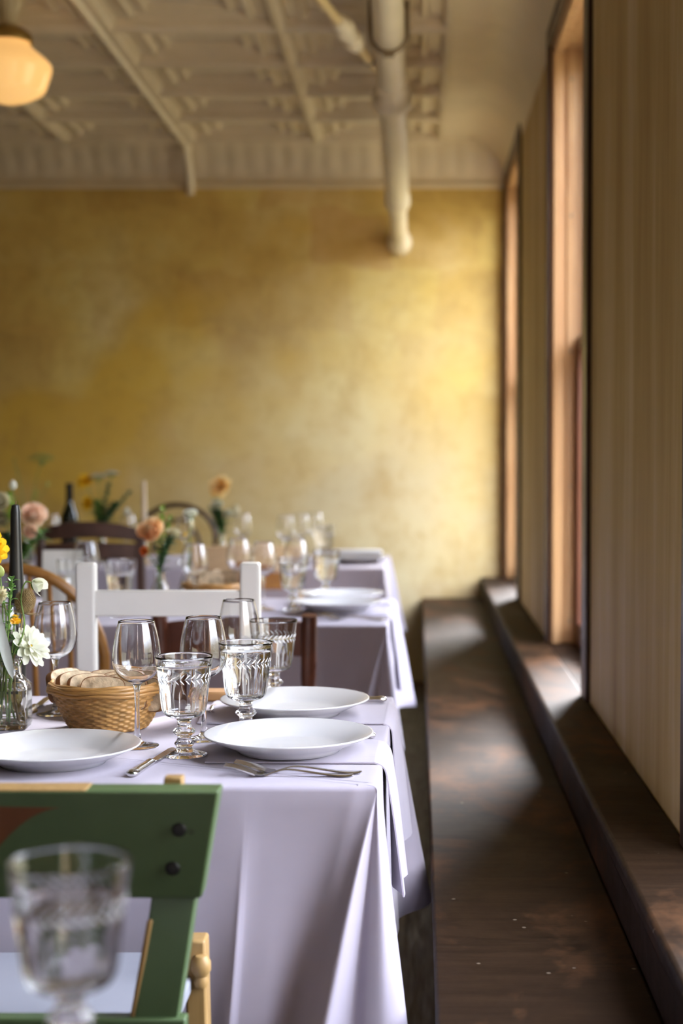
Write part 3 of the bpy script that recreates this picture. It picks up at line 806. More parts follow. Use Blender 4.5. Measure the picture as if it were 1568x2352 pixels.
def make_goblet(label, loc, water, rz=0):
    t = thing('cut_goblet', label, 'goblet', loc, rz, 'cut glass water goblets')
    foot = [(0, 0), (.0355, 0), (.0363, .001), (.0355, .002), (.028, .004), (.016, .0075), (.0125, .011), (.0118, .014)]
    stem = [(.0118, .014), (.0150, .0165), (.0155, .0195), (.0128, .0225), (.0108, .0255), (.0105, .0300), (.0128, .0325), (.0165, .0350), (.0178, .0375), (.0165, .0405),
            (.0130, .0430), (.0112, .0460), (.0105, .0510), (.0112, .0555), (.0135, .0585)]
    outer = cr_curve([(.0135, 0, .0585), (.021, 0, .0602), (.0285, 0, .0632), (.0335, 0, .0690), (.0360, 0, .0780), (.0380, 0, .095), (.0405, 0, .118), (.0432, 0, .140), (.0455, 0, .157)], 4)
    inner = cr_curve([(.0442, 0, .157), (.0418, 0, .140), (.0390, 0, .118), (.0366, 0, .096), (.0345, 0, .080), (.0315, 0, .0720), (.025, 0, .0678), (.012, 0, .0662), (0, 0, .0658)], 4)
    hexm = lambda a, z: 1 + .055 * (abs(math.sin(a * 4)) - .5) 
    def flute(a, z):
        k = max(0, min(1, (.112 - z) / .02)) * max(0, min(1, (z - .060) / .006))
        return 1 - .020 * k * (1 - abs(math.sin(a * 9)))
    MB().lathe(foot, 64).build('foot', M['glass'], t, True, autosmooth=False)
    MB().lathe(stem, 64, mod=lambda a, z: 1 + .07 * (abs(math.sin(a * 4)) - .5) * max(0, min(1, (z - .014) / .003, (.0585 - z) / .003))).build('stem', M['glass'], t, True, autosmooth=False)
    b = MB()
    pro = [(max(0, q.x), q.z) for q in outer] + [(.0449, .1576)] + [(max(0, q.x), q.z) for q in inner]
    no = len(outer)
    seg = 108; vs = []; fs = []; rows = []
    for i, (r, z) in enumerate(pro):
        row = []
        if r < 1e-6: row = [len(vs)]; vs.append((0, 0, z))
        else:
            for k in range(seg):
                a = 2 * PI * k / seg; q = r * (flute(a, z) if i < no else 1)
                row.append(len(vs)); vs.append((q * math.cos(a), q * math.sin(a), z))
        rows.append(row)
    for a, c in zip(rows, rows[1:]):
        for k in range(seg):
            k2 = (k + 1) % seg
            fs.append((a[k], a[k2], c[0]) if len(c) == 1 else (a[k], a[k2], c[k2], c[k]))
    bo = b.add(vs, fs).build('bowl', M['glass'], t, True, autosmooth=False)
    # etched wheat band just proud of the bowl
    eb = MB(); n = 30
    for i in range(n):
        a0 = 2 * PI * i / n
        for sgn in (-1, 1):
            vs = []
            for u in range(7):
                f = u / 6
                a = a0 + f * .17; z = .1245 + sgn * (.0008 + f * .0072); wd = .0013 * math.sin(PI * min(1, f * .9 + .08))
                r = .0405 + (z - .118) * .1225 + .00035
                for dz in (-wd, wd):
                    vs.append((r * math.cos(a), r * math.sin(a), z + dz))
            eb.add(vs, [(2 * k, 2 * k + 2, 2 * k + 3, 2 * k + 1) for k in range(6)])
    eb.build('etched_band', M['etch'], bo, True)
    add_water(t, water)
    return t
WATER = {}
def add_water(t, h):
    if h not in WATER:
        wi = [(0, .0657), (.012, .0661), (.025, .0677), (.0316, .0719), (.0346, .0799), (.0367, .0959), (.0391, .1179), (.0419, .1399), (.0443, .157)]
        pr = [q for q in wi if q[1] < h - .002]
        last = pr[-1]; nx_ = wi[len(pr)]
        r = last[0] + (nx_[0] - last[0]) * (h - last[1]) / (nx_[1] - last[1])
        c = cr_curve([(a, 0, b) for a, b in pr], 4)
        pr = [(max(0, q.x), q.z) for q in c] + [(r + .0001, h + .0006), (r - .0008, h + .0001), (r - .003, h - .0002), (0, h - .0002)]
        o = MB().lathe(pr, 72).build('water', M['water'], t, True, autosmooth=False); WATER[h] = o
    else:
        o = WATER[h].copy(); COL.objects.link(o); o.parent = t
def wine_at(px, py, Y, label):   # py is the rim height in the photograph
    q = at(px, py, Y); return (q.x, Y, TZ + .0006), label
l, s = wine_at(313, 1428, 2.53, 'wine glass in front of the bread basket, left of the nearest goblet'); WG = make_wine(s, l)
for a in [(126, 1384, 2.84, 'wine glass left of the bread basket, beside the white cosmos'),
          (467, 1420, 2.59, 'wine glass right behind the nearest goblet on the table'),
          (548, 1377, 2.89, 'wine glass farthest back beside the white chair post, nearest table'),
          (10, 1390, 2.81, 'wine glass half hidden behind the flower jar at the left edge')]:
    l, s = wine_at(*a); dup(WG, l, 0, s)
GB = make_goblet('cut goblet of water in the middle of the table, left of the near right plate', (at(422, 1508, 2.455).x, 2.455, TZ + .0006), .1440, .1)
def goblet(loc, h, label, rz):
    r = GB.copy(); COL.objects.link(r); r.location = loc; r.rotation_euler = (0, 0, rz); r['label'] = label
    for ch in GB.children:
        if ch.name.startswith('water'): continue
        c = ch.copy(); COL.objects.link(c); c.parent = r
        for g in ch.children:
            d = g.copy(); COL.objects.link(d); d.parent = c
    add_water(r, h); return r
goblet((at(564, 1478, 2.63).x, 2.63, TZ + .0006), .1480, 'cut goblet of water between the wine glasses and the far right plate', .25)
goblet((at(628, 1425, 2.975).x, 2.975, TZ + .0006), .1220, 'cut goblet of water behind the far right plate, filled lowest', .4)
goblet((at(159, 1993, 1.165).x, 1.165, .7656), .1280, 'blurred cut goblet of water in the foreground before the green chair', .3)
for px, Y, h, s in [(274, 4.55, .122, 'goblet of water on the middle table, just right of the white chair left post'),
                    (672, 4.70, .144, 'goblet of water on the middle table left of its front plate'),
                    (748, 5.035, .144, 'goblet of water on the middle table behind its rear plate edge'),
                    (164, 4.62, .122, 'goblet of water before the white card on the middle table'),
                    (744, 6.72, .144, 'goblet of water on the farthest table left of the napkin plate')]:
    x = (px - VPX) * Y / FPX; goblet((x, Y, TZ + .0006), h, s, px * .01)
for px, Y, s in [(604, 4.72, 'wine glass on the middle table just right of the white chair right post'),
                 (680, 4.86, 'wine glass on the middle table between its two goblets'),
                 (446, 4.62, 'wine glass on the middle table left of the bread basket there'),
                 (196, 4.76, 'wine glass on the middle table right of the white card'),
                 (548, 4.90, 'wine glass on the middle table above the tan chair back'),
                 (690, 6.82, 'wine glass on the farthest table, left of a tight pair'),
                 (722, 6.98, 'wine glass on the farthest table, tallest of the right cluster'),
                 (655, 6.62, 'wine glass on the farthest table left of the right cluster'),
                 (118, 6.80, 'wine glass on the farthest table left of the dark bottle'),
                 (292, 6.80, 'wine glass on the farthest table left of the cream candle'),
                 (424, 6.70, 'wine glass on the farthest table before the bentwood chair'),
                 (556, 6.85, 'wine glass on the farthest table right of the dahlia vase')]:
    dup(WG, ((px - VPX) * Y / FPX, Y, TZ + .0006), 0, s)

# ------------------------------------------------------------------ bread baskets
def make_basket(label, loc, sc=1.0):
    t = thing('bread_basket', label, 'basket', loc, 0, 'wicker bread baskets')
    R0, R1, H = .062, .099, .074
    nz, ns = 60, 216
    vs = []; fs = []
    for side in (0, 1):
        for j in range(nz + 1):
            f = j / nz
            r = R0 + (R1 - R0) * (f ** .72); z = H * f
            row = math.floor(f * 17); fr = (f * 17) % 1
            for k in range(ns):
                a = 2 * PI * k / ns
                w = math.sin(a * 24 + (PI if row % 2 else 0)); w = math.copysign(abs(w) ** .6, w)
                b = .0019 * w * math.sin(PI * fr) ** .7 + .0013 * (math.sin(PI * fr) ** .5)
                q = r + (b if side == 0 else -.004 + b * .6)
                vs.append((q * math.cos(a), q * math.sin(a), z))
        o = side * (nz + 1) * ns
        for j in range(nz):
            for k in range(ns):
                k2 = (k + 1) % ns
                f_ = (o + j * ns + k, o + j * ns + k2, o + (j + 1) * ns + k2, o + (j + 1) * ns + k)
                fs.append(f_ if side == 0 else tuple(reversed(f_)))
    o = (nz + 1) * ns
    fs.append(tuple(reversed(range(0, ns)))); fs.append(tuple(range(o, o + ns)))
    MB().add(vs, fs).build('woven_body', M['wicker'], t, True, autosmooth=False)
    rm = MB()
    for q, (dr, dz, rr) in enumerate(((.0035, 0, .0036), (.001, .004, .0036), (-.003, .0065, .0032), (.0035, -.006, .003))):
        pts = []
        for k in range(97):
            a = 2 * PI * k / 96
            pts.append(((R1 + dr + .0008 * math.sin(a * 9 + q)) * math.cos(a), (R1 + dr + .0008 * math.sin(a * 9 + q)) * math.sin(a), H + dz + .0012 * math.sin(a * 7 + q * 2)))
        rm.tube(pts, rr, 8, cap=False)
    rm.build('braided_rim', M['wicker_rim'], t, True)
    return t
bq = on(250, 1672); BKL = (at(250, 1583, 2.70).x, 2.70, TZ + .0008)
make_basket('wicker bread basket full of sliced bread on the nearest table', BKL)
SL = None
def bread_slice(loc, rot, label, group, w=.075, h=.055, th=.014):
    global SL
    t = thing('bread_slice', label, 'bread slice', loc, 0, group)
    t.rotation_euler = rot
    if SL is None:
        prof = cr_curve([(-w / 2, 0, 0), (-w * .51, 0, h * .5), (-w * .45, 0, h * .86), (-w * .22, 0, h * .99), (w * .20, 0, h), (w * .46, 0, h * .88), (w * .52, 0, h * .5), (w / 2, 0, 0), (0, 0, -.003)], 6, True)
        a = MB(); n = len(prof)
        cx, cz = 0, h * .45
        def ringp(s, y): return [(cx + (q.x - cx) * s, y, cz + (q.z - cz) * s) for q in prof]
        rr = random.Random(5)
        def face(y, sg):
            vs = []; fs = []
            for s in (.965, .8, .6, .4, .2):
                vs += [(x, yy + sg * rr.uniform(-.0007, .0008), z) for x, yy, z in ringp(s, y)]
            vs.append((cx, y, cz))
            for r in range(4):
                for k in range(n):
                    k2 = (k + 1) % n; f = (r * n + k, r * n + k2, (r + 1) * n + k2, (r + 1) * n + k); fs.append(f if sg < 0 else tuple(reversed(f)))
            for k in range(n):
                f = (4 * n + k, 4 * n + (k + 1) % n, 5 * n); fs.append(f if sg < 0 else tuple(reversed(f)))
            a.add(vs, fs)
        face(-th / 2, -1); face(th / 2, 1)
        c = a.build('crumb', M['crumb'], t, True, autosmooth=False)
        b = MB(); vs = []
        for s, y in ((.965, -th / 2), (.99, -th / 2), (1.0, -th * .4), (1.01, 0), (1.0, th * .4), (.99, th / 2), (.965, th / 2)): vs += ringp(s, y)
        fs = []
        for r in range(6):
            for k in range(n):
                k2 = (k + 1) % n; fs.append((r * n + k, (r + 1) * n + k, (r + 1) * n + k2, r * n + k2))
        d = b.add(vs, fs).build('crust', M['crust'], t, True, recalc=True)
        SL = (c, d)
    else:
        for s in SL:
            o = s.copy(); COL.objects.link(o); o.parent = t
    return t
bx, by, bz = BKL
sl = [(-.070, .012, .052, -.42, .95, 'leftmost tilted bread slice in the basket'), (-.048, -.012, .050, -.38, .80, 'second tilted bread slice from the left in the basket'),
      (-.026, -.032, .048, -.30, .62, 'third tilted bread slice from the left in the basket'), (-.002, -.050, .046, -.08, .10, 'bread slice facing front, left of centre in the basket'),
      (.034, -.046, .048, -.12, -.10, 'bread slice facing front in the middle of the basket'), (.062, -.030, .043, -.15, -.35, 'bread slice right of centre behind the wine glass stem'),
      (.070, .004, .046, -.25, -.85, 'rightmost bread slice at the basket edge beside the goblet'), (.020, .000, .046, -.22, .05, 'bread slice standing behind the front ones in the basket'),
      (-.010, .040, .044, -.25, .15, 'bread slice leaning at the back of the basket')]
for dx, dy, dz, rx, rz, s in sl:
    bread_slice((bx + dx, by + dy, bz + dz - .005), (rx, 0.05, rz), s, 'bread slices in the nearest basket')
b2 = dup(next(o for o in S.objects if o.name == 'bread_basket'), ((497 - VPX) * 4.72 / FPX, 4.72, TZ + .0006), 0.4, 'wicker bread basket on the middle table, seen above the white chair rail')
for i, (dx, dy, rz) in enumerate(((-.045, -.02, .5), (-.01, -.04, .2), (.03, -.03, -.2), (.05, .01, -.6), (0, .02, 1.2))):
    bread_slice((b2.location.x + dx, b2.location.y + dy, TZ + .064), (-.2, 0.3 * (i - 2) * .3, rz), 'bread slice heaped in the basket on the middle table', 'bread slices on the middle table')
o = MB().box(-.045, .045, -.026, .026, 0, .019).build('wooden_board', M['board_wood'], None, True, bevel=.004, bseg=2)
o.location = (-.404, 3.003, TZ + .0005); tag(o, 'small brown wooden board at the far edge behind the goblets', 'board')

# ------------------------------------------------------------------ chairs
def cyl(mb, p, q, r0, r1, seg=12):
    p, q = Vector(p), Vector(q); mb.tube([p, p.lerp(q, .33), p.lerp(q, .66), q], lambda u: r0 + (r1 - r0) * u, seg); return mb
def box_post(p, q, wx, wy):   # square post between two points
    p, q = Vector(p), Vector(q)
    v = []
    for c in (p, q):
        for y in (-wy / 2, wy / 2):
            for x in (-wx / 2, wx / 2): v.append((c.x + x, c.y + y, c.z))
    return MB().hexa(v)

# white painted chair on the far side of the nearest table, facing the camera (back at +y)
YW = 3.36
xl, xr = at(199, 1400, YW).x, at(575, 1400, YW).x
wc = thing('white_chair', 'white painted chair with square posts on the far side of the nearest table', 'chair', ((xl + xr) / 2, YW, 0))
hw = (xr - xl) / 2; zt = at(199, 1292, YW).z
for s in (-1, 1):
    box_post((s * hw, 0, 0), (s * hw, .0, zt), .0425, .034).build('back_post', M['white_wood'], wc, True, bevel=.006, bseg=3)
    box_post((s * (hw - .01), -.37, 0), (s * (hw - .01), -.37, .44), .038, .038).build('front_leg', M['white_wood'], wc, True, bevel=.004)
za, zb = at(390, 1415, YW).z, at(390, 1356, YW).z
MB().box(-hw + .02, hw - .02, -.011, .011, za, zb).build('top_rail', M['white_wood'], wc, True, bevel=.003)
MB().box(-hw + .02, hw - .02, -.010, .010, .52, .57).build('lower_rail', M['white_wood'], wc, True, bevel=.003)
MB().box(-hw - .005, hw + .005, -.40, .02, .44, .465).build('seat', M['white_wood'], wc, True, bevel=.006)
for y in (-.37, 0): MB().box(-hw + .015, hw - .015, y - .009, y + .009, .20, .23).build('stretcher', M['white_wood'], wc, True, bevel=.002)

# hooped spindle-back chair, facing the middle table
YH = 3.92
hc = thing('hoop_back_chair', 'honey coloured hoop-back spindle chair behind the white chair, left side', 'chair', (at(40, 1400, YH).x, YH, 0))
a_, zs, zp = .222, .70, at(62, 1300, YH).z + .0
hp = []
for k in range(25):
    th = PI * k / 24
    hp.append((a_ * math.cos(th), -.02 - .05 * math.sin(th), zs + (zp - zs) * math.sin(th)))
hp = [(a_ - .035, .03, .455), (a_ - .012, .01, .56)] + hp + [(-a_ + .012, .01, .56), (-a_ + .035, .03, .455)]
MB().tube(cr_curve(hp, 3), .0135, 12).build('hoop', M['oak'], hc)
for k in range(-4, 5):
    x = k * .0475
    if abs(x) > .20: continue
    ztop = zs + (zp - zs) * math.sqrt(max(0, 1 - (x / a_) ** 2))
    sn = math.sqrt(max(0, 1 - (x / a_) ** 2))
    sp = MB(); sp.tube([(x * .82, .04, .452), (x * .88, .02, .55), (x * .95, -.01, .70), (x, -.02 - .05 * sn, ztop - .005)], lambda u: .0062 + .0022 * math.sin(PI * min(1, u * 1.4)), 10)
    sp.build('spindle', M['oak'], hc)
st = MB(); P = cr_curve([(-.19, .0, 0), (-.22, .15, 0), (-.20, .30, 0), (0, .325, 0), (.20, .30, 0), (.22, .15, 0), (.19, 0, 0), (0, -.02, 0)], 5, True)
st.prism([(q.x, q.y) for q in P], .425, .458).build('seat', M['oak'], hc, True, bevel=.008, bseg=3)
for x, y in ((-.15, .06), (.15, .06), (-.16, .27), (.16, .27)):
    cyl(MB(), (x * 1.25, y * 1.2 - .04, 0), (x, y, .43), .013, .017).build('leg', M['oak'], hc)

def rail_chair(name, label, loc, rz, hw, zt, rails, post_w, mt, rail_mat=None, crest_arch=0.0, seat_d=.38, facing=1, turned=False, post_out=0.0, panel=None):
    """chair with its back along x at y=0 and its seat towards +y*facing"""
    t = thing(name, label, 'chair', loc, rz)
    for s in (-1, 1):
        if turned:
            pts = [(s * hw, 0, 0), (s * hw, 0, .2), (s * hw, 0, .45), (s * (hw + post_out * .5), -.02 * facing, .62), (s * (hw + post_out), -.05 * facing, zt)]
            MB().tube(cr_curve(pts, 5), lambda u: post_w * (.5 + .10 * math.sin(u * 40) * (1 if .6 < u < .78 else 0)), 14).build('back_post', mt, t)
        else:
            box_post((s * hw, 0, 0), (s * (hw + post_out), -.03 * facing, zt), post_w, post_w * .8).build('back_post', mt, t, True, bevel=.004)
        cyl(MB(), (s * (hw - .005), seat_d * facing, 0), (s * (hw - .005), seat_d * facing, .43), .014, .018).build('front_leg', mt, t)
    for k, (z0, z1, arch, m2, nm) in enumerate(rails):
        n = 20; v = []; f = []
        for i in range(n + 1):
            u = -1 + 2 * i / n
            x = u * (hw + post_out - .004)
            cv = .025 * (1 - u * u) * -facing
            for y in (-.009, .009):
                v.append((x, cv + y - .03 * facing * ((z0 - .45) / max(.1, zt - .45)), z0 + arch * .6 * (1 - u * u)))
                v.append((x, cv + y - .03 * facing * ((z1 - .45) / max(.1, zt - .45)), z1 + arch * (1 - u * u) - arch * .25 * u ** 8))
        for i in range(n):
            b = i * 4
            f += [(b, b + 4, b + 5, b + 1), (b + 2, b + 3, b + 7, b + 6), (b + 1, b + 5, b + 7, b + 3), (b, b + 2, b + 6, b + 4)]
        f += [(0, 1, 3, 2), (n * 4, n * 4 + 2, n * 4 + 3, n * 4 + 1)]
        MB().add(v, f).build(nm, m2 or mt, t, True, bevel=.003, recalc=True)
    y0, y1 = sorted((-.01 * facing, (seat_d + .02) * facing))
    MB().box(-hw - .01, hw + .01, y0, y1, .43, .455).build('seat', rail_mat or mt, t, True, bevel=.008)
    for s in (-1, 1):
        MB().tube([(s * (hw - .003), 0, .22), (s * (hw - .004), seat_d * facing * .5, .22), (s * (hw - .005), seat_d * facing, .22)], .009, 8).build('stretcher', mt, t)
    return t
# reddish brown chair in front of the middle table
YR = 3.98
xa, xb = at(385, 1500, YR).x, at(703, 1500, YR).x
rail_chair('brown_chair', 'dark reddish brown chair between the white chair and the middle table', ((xa + xb) / 2, YR, 0), 0, (xb - xa) / 2, at(700, 1408, YR).z,
           [(at(540, 1505, YR).z, at(540, 1426, YR).z, .012, None, 'crest_rail'), (.53, .565, 0, None, 'lower_rail')], .040, M['brown_wood'], turned=True, post_out=.012, seat_d=.25)
# dark walnut ladder back in front of the farthest table, left
YD = 5.95
rail_chair('ladder_back_chair', 'dark walnut ladder-back chair in front of the farthest table, above the white card', (at(212, 1300, YD).x, YD, 0), 0, .190, at(212, 1222, YD).z,
           [(at(212, 1243, YD).z, at(212, 1212, YD).z, .026, None, 'crest_rail'), (at(212, 1284, YD).z, at(212, 1248, YD).z, .006, None, 'middle_rail'), (.60, .65, 0, None, 'lower_rail')], .034, M['walnut'])
# tan chair
YT = 5.90
rail_chair('tan_chair', 'pale tan wooden chair with a wide back rail before the farthest table', (at(568, 1300, YT).x, YT, 0), 0, .195, at(568, 1256, YT).z,
           [(at(568, 1312, YT).z, at(568, 1254, YT).z, .006, None, 'crest_rail'), (at(568, 1352, YT).z, at(568, 1313, YT).z, 0, M['amber_wood'], 'middle_panel'), (.56, .60, 0, None, 'lower_rail')], .032, M['tan_wood'])
# bentwood arch chair behind the farthest table
YA = 7.70
bc = thing('bentwood_chair', 'dark bentwood chair with arched back against the ochre wall', 'chair', (at(405, 1200, YA).x, YA, 0))
zt = at(405, 1160, YA).z
for nm, w, top, r in (('outer_hoop', .185, zt, .013), ('inner_hoop', .115, zt - .075, .010)):
    pts = [(w * .9, 0, .0 if nm == 'outer_hoop' else .45), (w, .0, .45 if nm == 'outer_hoop' else .5)]
    for k in range(13):
        th = PI * k / 12; pts.append((w * math.cos(th) * 1.03, .02 * math.sin(th), top - .16 + .16 * math.sin(th)))
    pts += [(-w, .0, .45 if nm == 'outer_hoop' else .5), (-w * .9, 0, .0 if nm == 'outer_hoop' else .45)]
    MB().tube(cr_curve(pts, 4), r, 12).build(nm, M['walnut'], bc)
MB().lathe([(0, .435), (.19, .435), (.20, .445), (.195, .458), (.17, .455), (0, .452)], 40, mat=Matrix.Translation((0, -.19, 0))).build('seat', M['walnut'], bc)
for s in (-1, 1): cyl(MB(), (s * .16, -.36, 0), (s * .13, -.33, .44), .013, .017).build('front_leg', M['walnut'], bc)

# green painted chair in the foreground
def gx(px, py, Y): return at(px, py, Y).x
YG = 1.79
HG = .270
XG = gx(505, 1805, YG) - HG
gc = thing('green_chair', 'chipped green painted chair seen from behind in front of the nearest table', 'chair', (XG, YG, 0))
def G(px, py, Y): q = at(px, py, Y); return Vector((q.x - XG, Y - YG, q.z))
tr = G(503, 1817, YG); brr = G(462, 2064, YG + .03)
th = .042
def slab(tl, tr_, bl, br_, th):   # quad in the xz plane given thickness in +y; corners carry their own y
    return MB().hexa([(bl.x, bl.y, bl.z), (br_.x, br_.y, br_.z), (bl.x, bl.y + th, bl.z), (br_.x, br_.y + th, br_.z),
                      (tl.x, tl.y, tl.z), (tr_.x, tr_.y, tr_.z), (tl.x, tl.y + th, tl.z), (tr_.x, tr_.y + th, tr_.z)])
mir = lambda v: Vector((-v.x, v.y, v.z))
ra = slab(mir(tr), tr, mir(brr), brr, th).build('top_rail', M['green'], gc, True, bevel=.003)
# bare wood strip worn along the rail's top edge
MB().box(-HG + .004, HG - .155, .001, th - .001, tr.z - .001, tr.z + .0012).build('worn_edge', M['raw_wood'], ra, True, bevel=.001)
# brown painted motif on the rail, mirrored about the middle
mt_ = MB(); n = 24; vs = []
q0 = G(136, 1862, YG); q1 = G(0, 1946, YG)
def rail_y(z): return tr.y + (brr.y - tr.y) * (tr.z - z) / (tr.z - brr.z)
top = [(-q0.x + (2 * q0.x) * i / n) for i in range(n + 1)]
zt0 = G(60, 1858, YG).z
for x in top:
    u = abs(x) / abs(q0.x)
    dep = .062 * (1 - min(1, u)) ** 1.85
    vs += [(x, rail_y(zt0) - .0012, zt0 + .002 * (1 - u)), (x, rail_y(zt0 - dep) - .0012, zt0 - dep)]
mt_.add(vs, [(2 * i, 2 * i + 1, 2 * i + 3, 2 * i + 2) for i in range(n)])
mo = mt_.build('painted_motif', M['rust'], ra, False)
sm = mo.modifiers.new('thick', 'SOLIDIFY'); sm.thickness = .001
for s in (-1, 1):
    a = G(450, 2050, YG + .028); b = G(398, 2400, YG + .07); w = .052
    v = []
    for c, ww in ((b, w), (a, w)):
        for y in (0.004, .03):
            for x in (-ww, 0):
                v.append((s * (c.x + x) if s > 0 else -(c.x + x), c.y + y, c.z))
    low = Vector((b.x - .03, b.y + .09, 0))
    lg = MB()
    pts = [(a.x, a.y, a.z + .10), (a.x, a.y, a.z), (b.x, b.y, b.z), (b.x - .02, b.y - .02, .0)]
    vs = []; fs = []
    for (x, y, z) in pts:
        for dy in (.004 + .036 * (z > a.z + .05), .044):
            for dx in (-w, 0): vs.append((s * (x + dx), y + dy, z))
    for i in range(3):
        o = i * 4
        fs += [(o, o + 1, o + 5, o + 4), (o + 2, o + 6, o + 7, o + 3), (o, o + 4, o + 6, o + 2), (o + 1, o + 3, o + 7, o + 5)]
    fs += [(0, 2, 3, 1), (12, 13, 15, 14)]
    po = lg.add(vs, fs).build('back_post', M['green'], gc, True, bevel=.004, recalc=True)
    # bare wooden inner edge of the post
    iv = MB(); vs = []
    for (x, y, z) in ((a.x - w, a.y, a.z - .035), (b.x - w, b.y, b.z)):
        for dy in (.006, .046):
            for dx in (-.007, .0): vs.append((s * (x + dx), y + dy, z))
    iv.add(vs, [(0, 1, 5, 4), (2, 6, 7, 3), (0, 4, 6, 2), (1, 3, 7, 5), (0, 2, 3, 1), (4, 5, 7, 6)]).build('bare_edge', M['raw_wood'], po, True, bevel=.003, recalc=True)
    # front leg of bare wood
    c = G(452, 2150, YG + .30); d = G(468, 2420, YG + .33)
    fl = MB(); vs = []
    for q, hw_ in ((Vector((d.x, d.y, 0.0)), .016), (c, .014)):
        for dy in (-.02, .02):
            for dx in (-hw_, hw_): vs.append((s * q.x + dx, q.y + dy, q.z))
    fl.hexa(vs).build('front_leg', M['raw_wood'], gc, True, bevel=.004, recalc=True)
    kn = G(462, 2232, YG + .28)
    MB().lathe([(0, 0), (.008, 0), (.010, .006), (.008, .014), (.013, .022), (.013, .034), (.008, .042), (0, .044)], 16,
               mat=Matrix.Translation((s * kn.x, kn.y, kn.z - .02))).build('wooden_knob', M['raw_wood'], gc)
    for px, py in ((408, 1910), (390, 2005)):
        q = G(px, py, YG)
        MB().lathe([(0, .004), (.007, .003), (.009, 0)], 16, mat=Matrix.Translation((s * q.x, rail_y(q.z) - .0005, q.z)) @ Matrix.Rotation(PI / 2, 4, 'X')).build('bolt_head', M['iron_dark'], ra)
q = G(393, 1800, YG + .03)
MB().box(q.x - .011, q.x + .011, th - .0, th + .022, q.z - .10, q.z + .0045).build('wooden_peg', M['raw_wood'], gc, True, bevel=.002)
lz = G(200, 2337, YG + .065)
MB().box(-.22, .22, .06, .084, lz.z - .06, lz.z).build('lower_rail', M['green'], gc, True, bevel=.003)
MB().box(-.195, .195, .086, .384, .503, .528).build('seat', M['seat_grey'], gc, True, bevel=.006)

# ------------------------------------------------------------------ flowers
def stem_obj(pts, r, parent, mt=None, name='stem', taper=.7):
    return MB().tube(cr_curve(pts, 6), lambda u: r * (1 - (1 - taper) * u), 8).build(name, mt or M['stem'], parent)
def leaf_mesh(mb, base_, tip, width, up=(0, 0, 1), curl=.2, n=8):
    b, t = Vector(base_), Vector(tip); d = t - b; L = d.length; d.normalize()
    side = d.cross(Vector(up)); side = side.normalized() if side.length > 1e-4 else Vector((1, 0, 0))
    nn = side.cross(d).normalized(); vs = []; fs = []
    for i in range(n + 1):
        f = i / n; w = width * math.sin(PI * min(.999, f ** .8)) ** .8 + .0003
        c = b + d * (L * f) + nn * (curl * L * math.sin(PI * f) - curl * L * .6 * f * f)
        vs += [c - side * w + nn * w * .35, c, c + side * w + nn * w * .35]
    for i in range(n):
        o = i * 3; fs += [(o, o + 1, o + 4, o + 3), (o + 1, o + 2, o + 5, o + 4)]
    mb.add(vs, fs)
def leaves(lst, parent, mt, name='leaf'):
    for b, t, w in lst:
        m = MB(); leaf_mesh(m, b, t, w); m.build(name, mt, parent, True, autosmooth=False)
def petals(mb, center, axis, n, length, width, tilt, cup=.25, start=0.0, r0=.0, nseg=7, round_=.6, rnd=None):
    ax = Vector(axis).normalized(); u = ax.orthogonal().normalized(); v = ax.cross(u); c = Vector(center)
    for k in range(n):
        a = start + 2 * PI * k / n + (rnd.uniform(-.1, .1) if rnd else 0)
        out = u * math.cos(a) + v * math.sin(a); sd = ax.cross(out)
        tl = tilt + (rnd.uniform(-.12, .12) if rnd else 0); ln = length * (rnd.uniform(.88, 1.08) if rnd else 1)
        d = out * math.cos(tl) + ax * math.sin(tl); nn = ax * math.cos(tl) - out * math.sin(tl)
        vs = []; fs = []
        for i in range(nseg + 1):
            f = i / nseg
            w = width * (.25 + .75 * math.sin(PI * min(1, f * .78 + .06)) ** round_) * (1 if f < .86 else math.sqrt(max(.05, 1 - ((f - .86) / .15) ** 2)))
            p = c + out * r0 + d * (ln * f) + nn * (cup * ln * (f * f - .15 * f))
            for q in (-1, -.5, 0, .5, 1):
                vs.append(p + sd * (w * q) + nn * (w * .35 * q * q))
        for i in range(nseg):
            for j in range(4):
                o = i * 5 + j; fs.append((o, o + 1, o + 6, o + 5))
        mb.add(vs, fs)
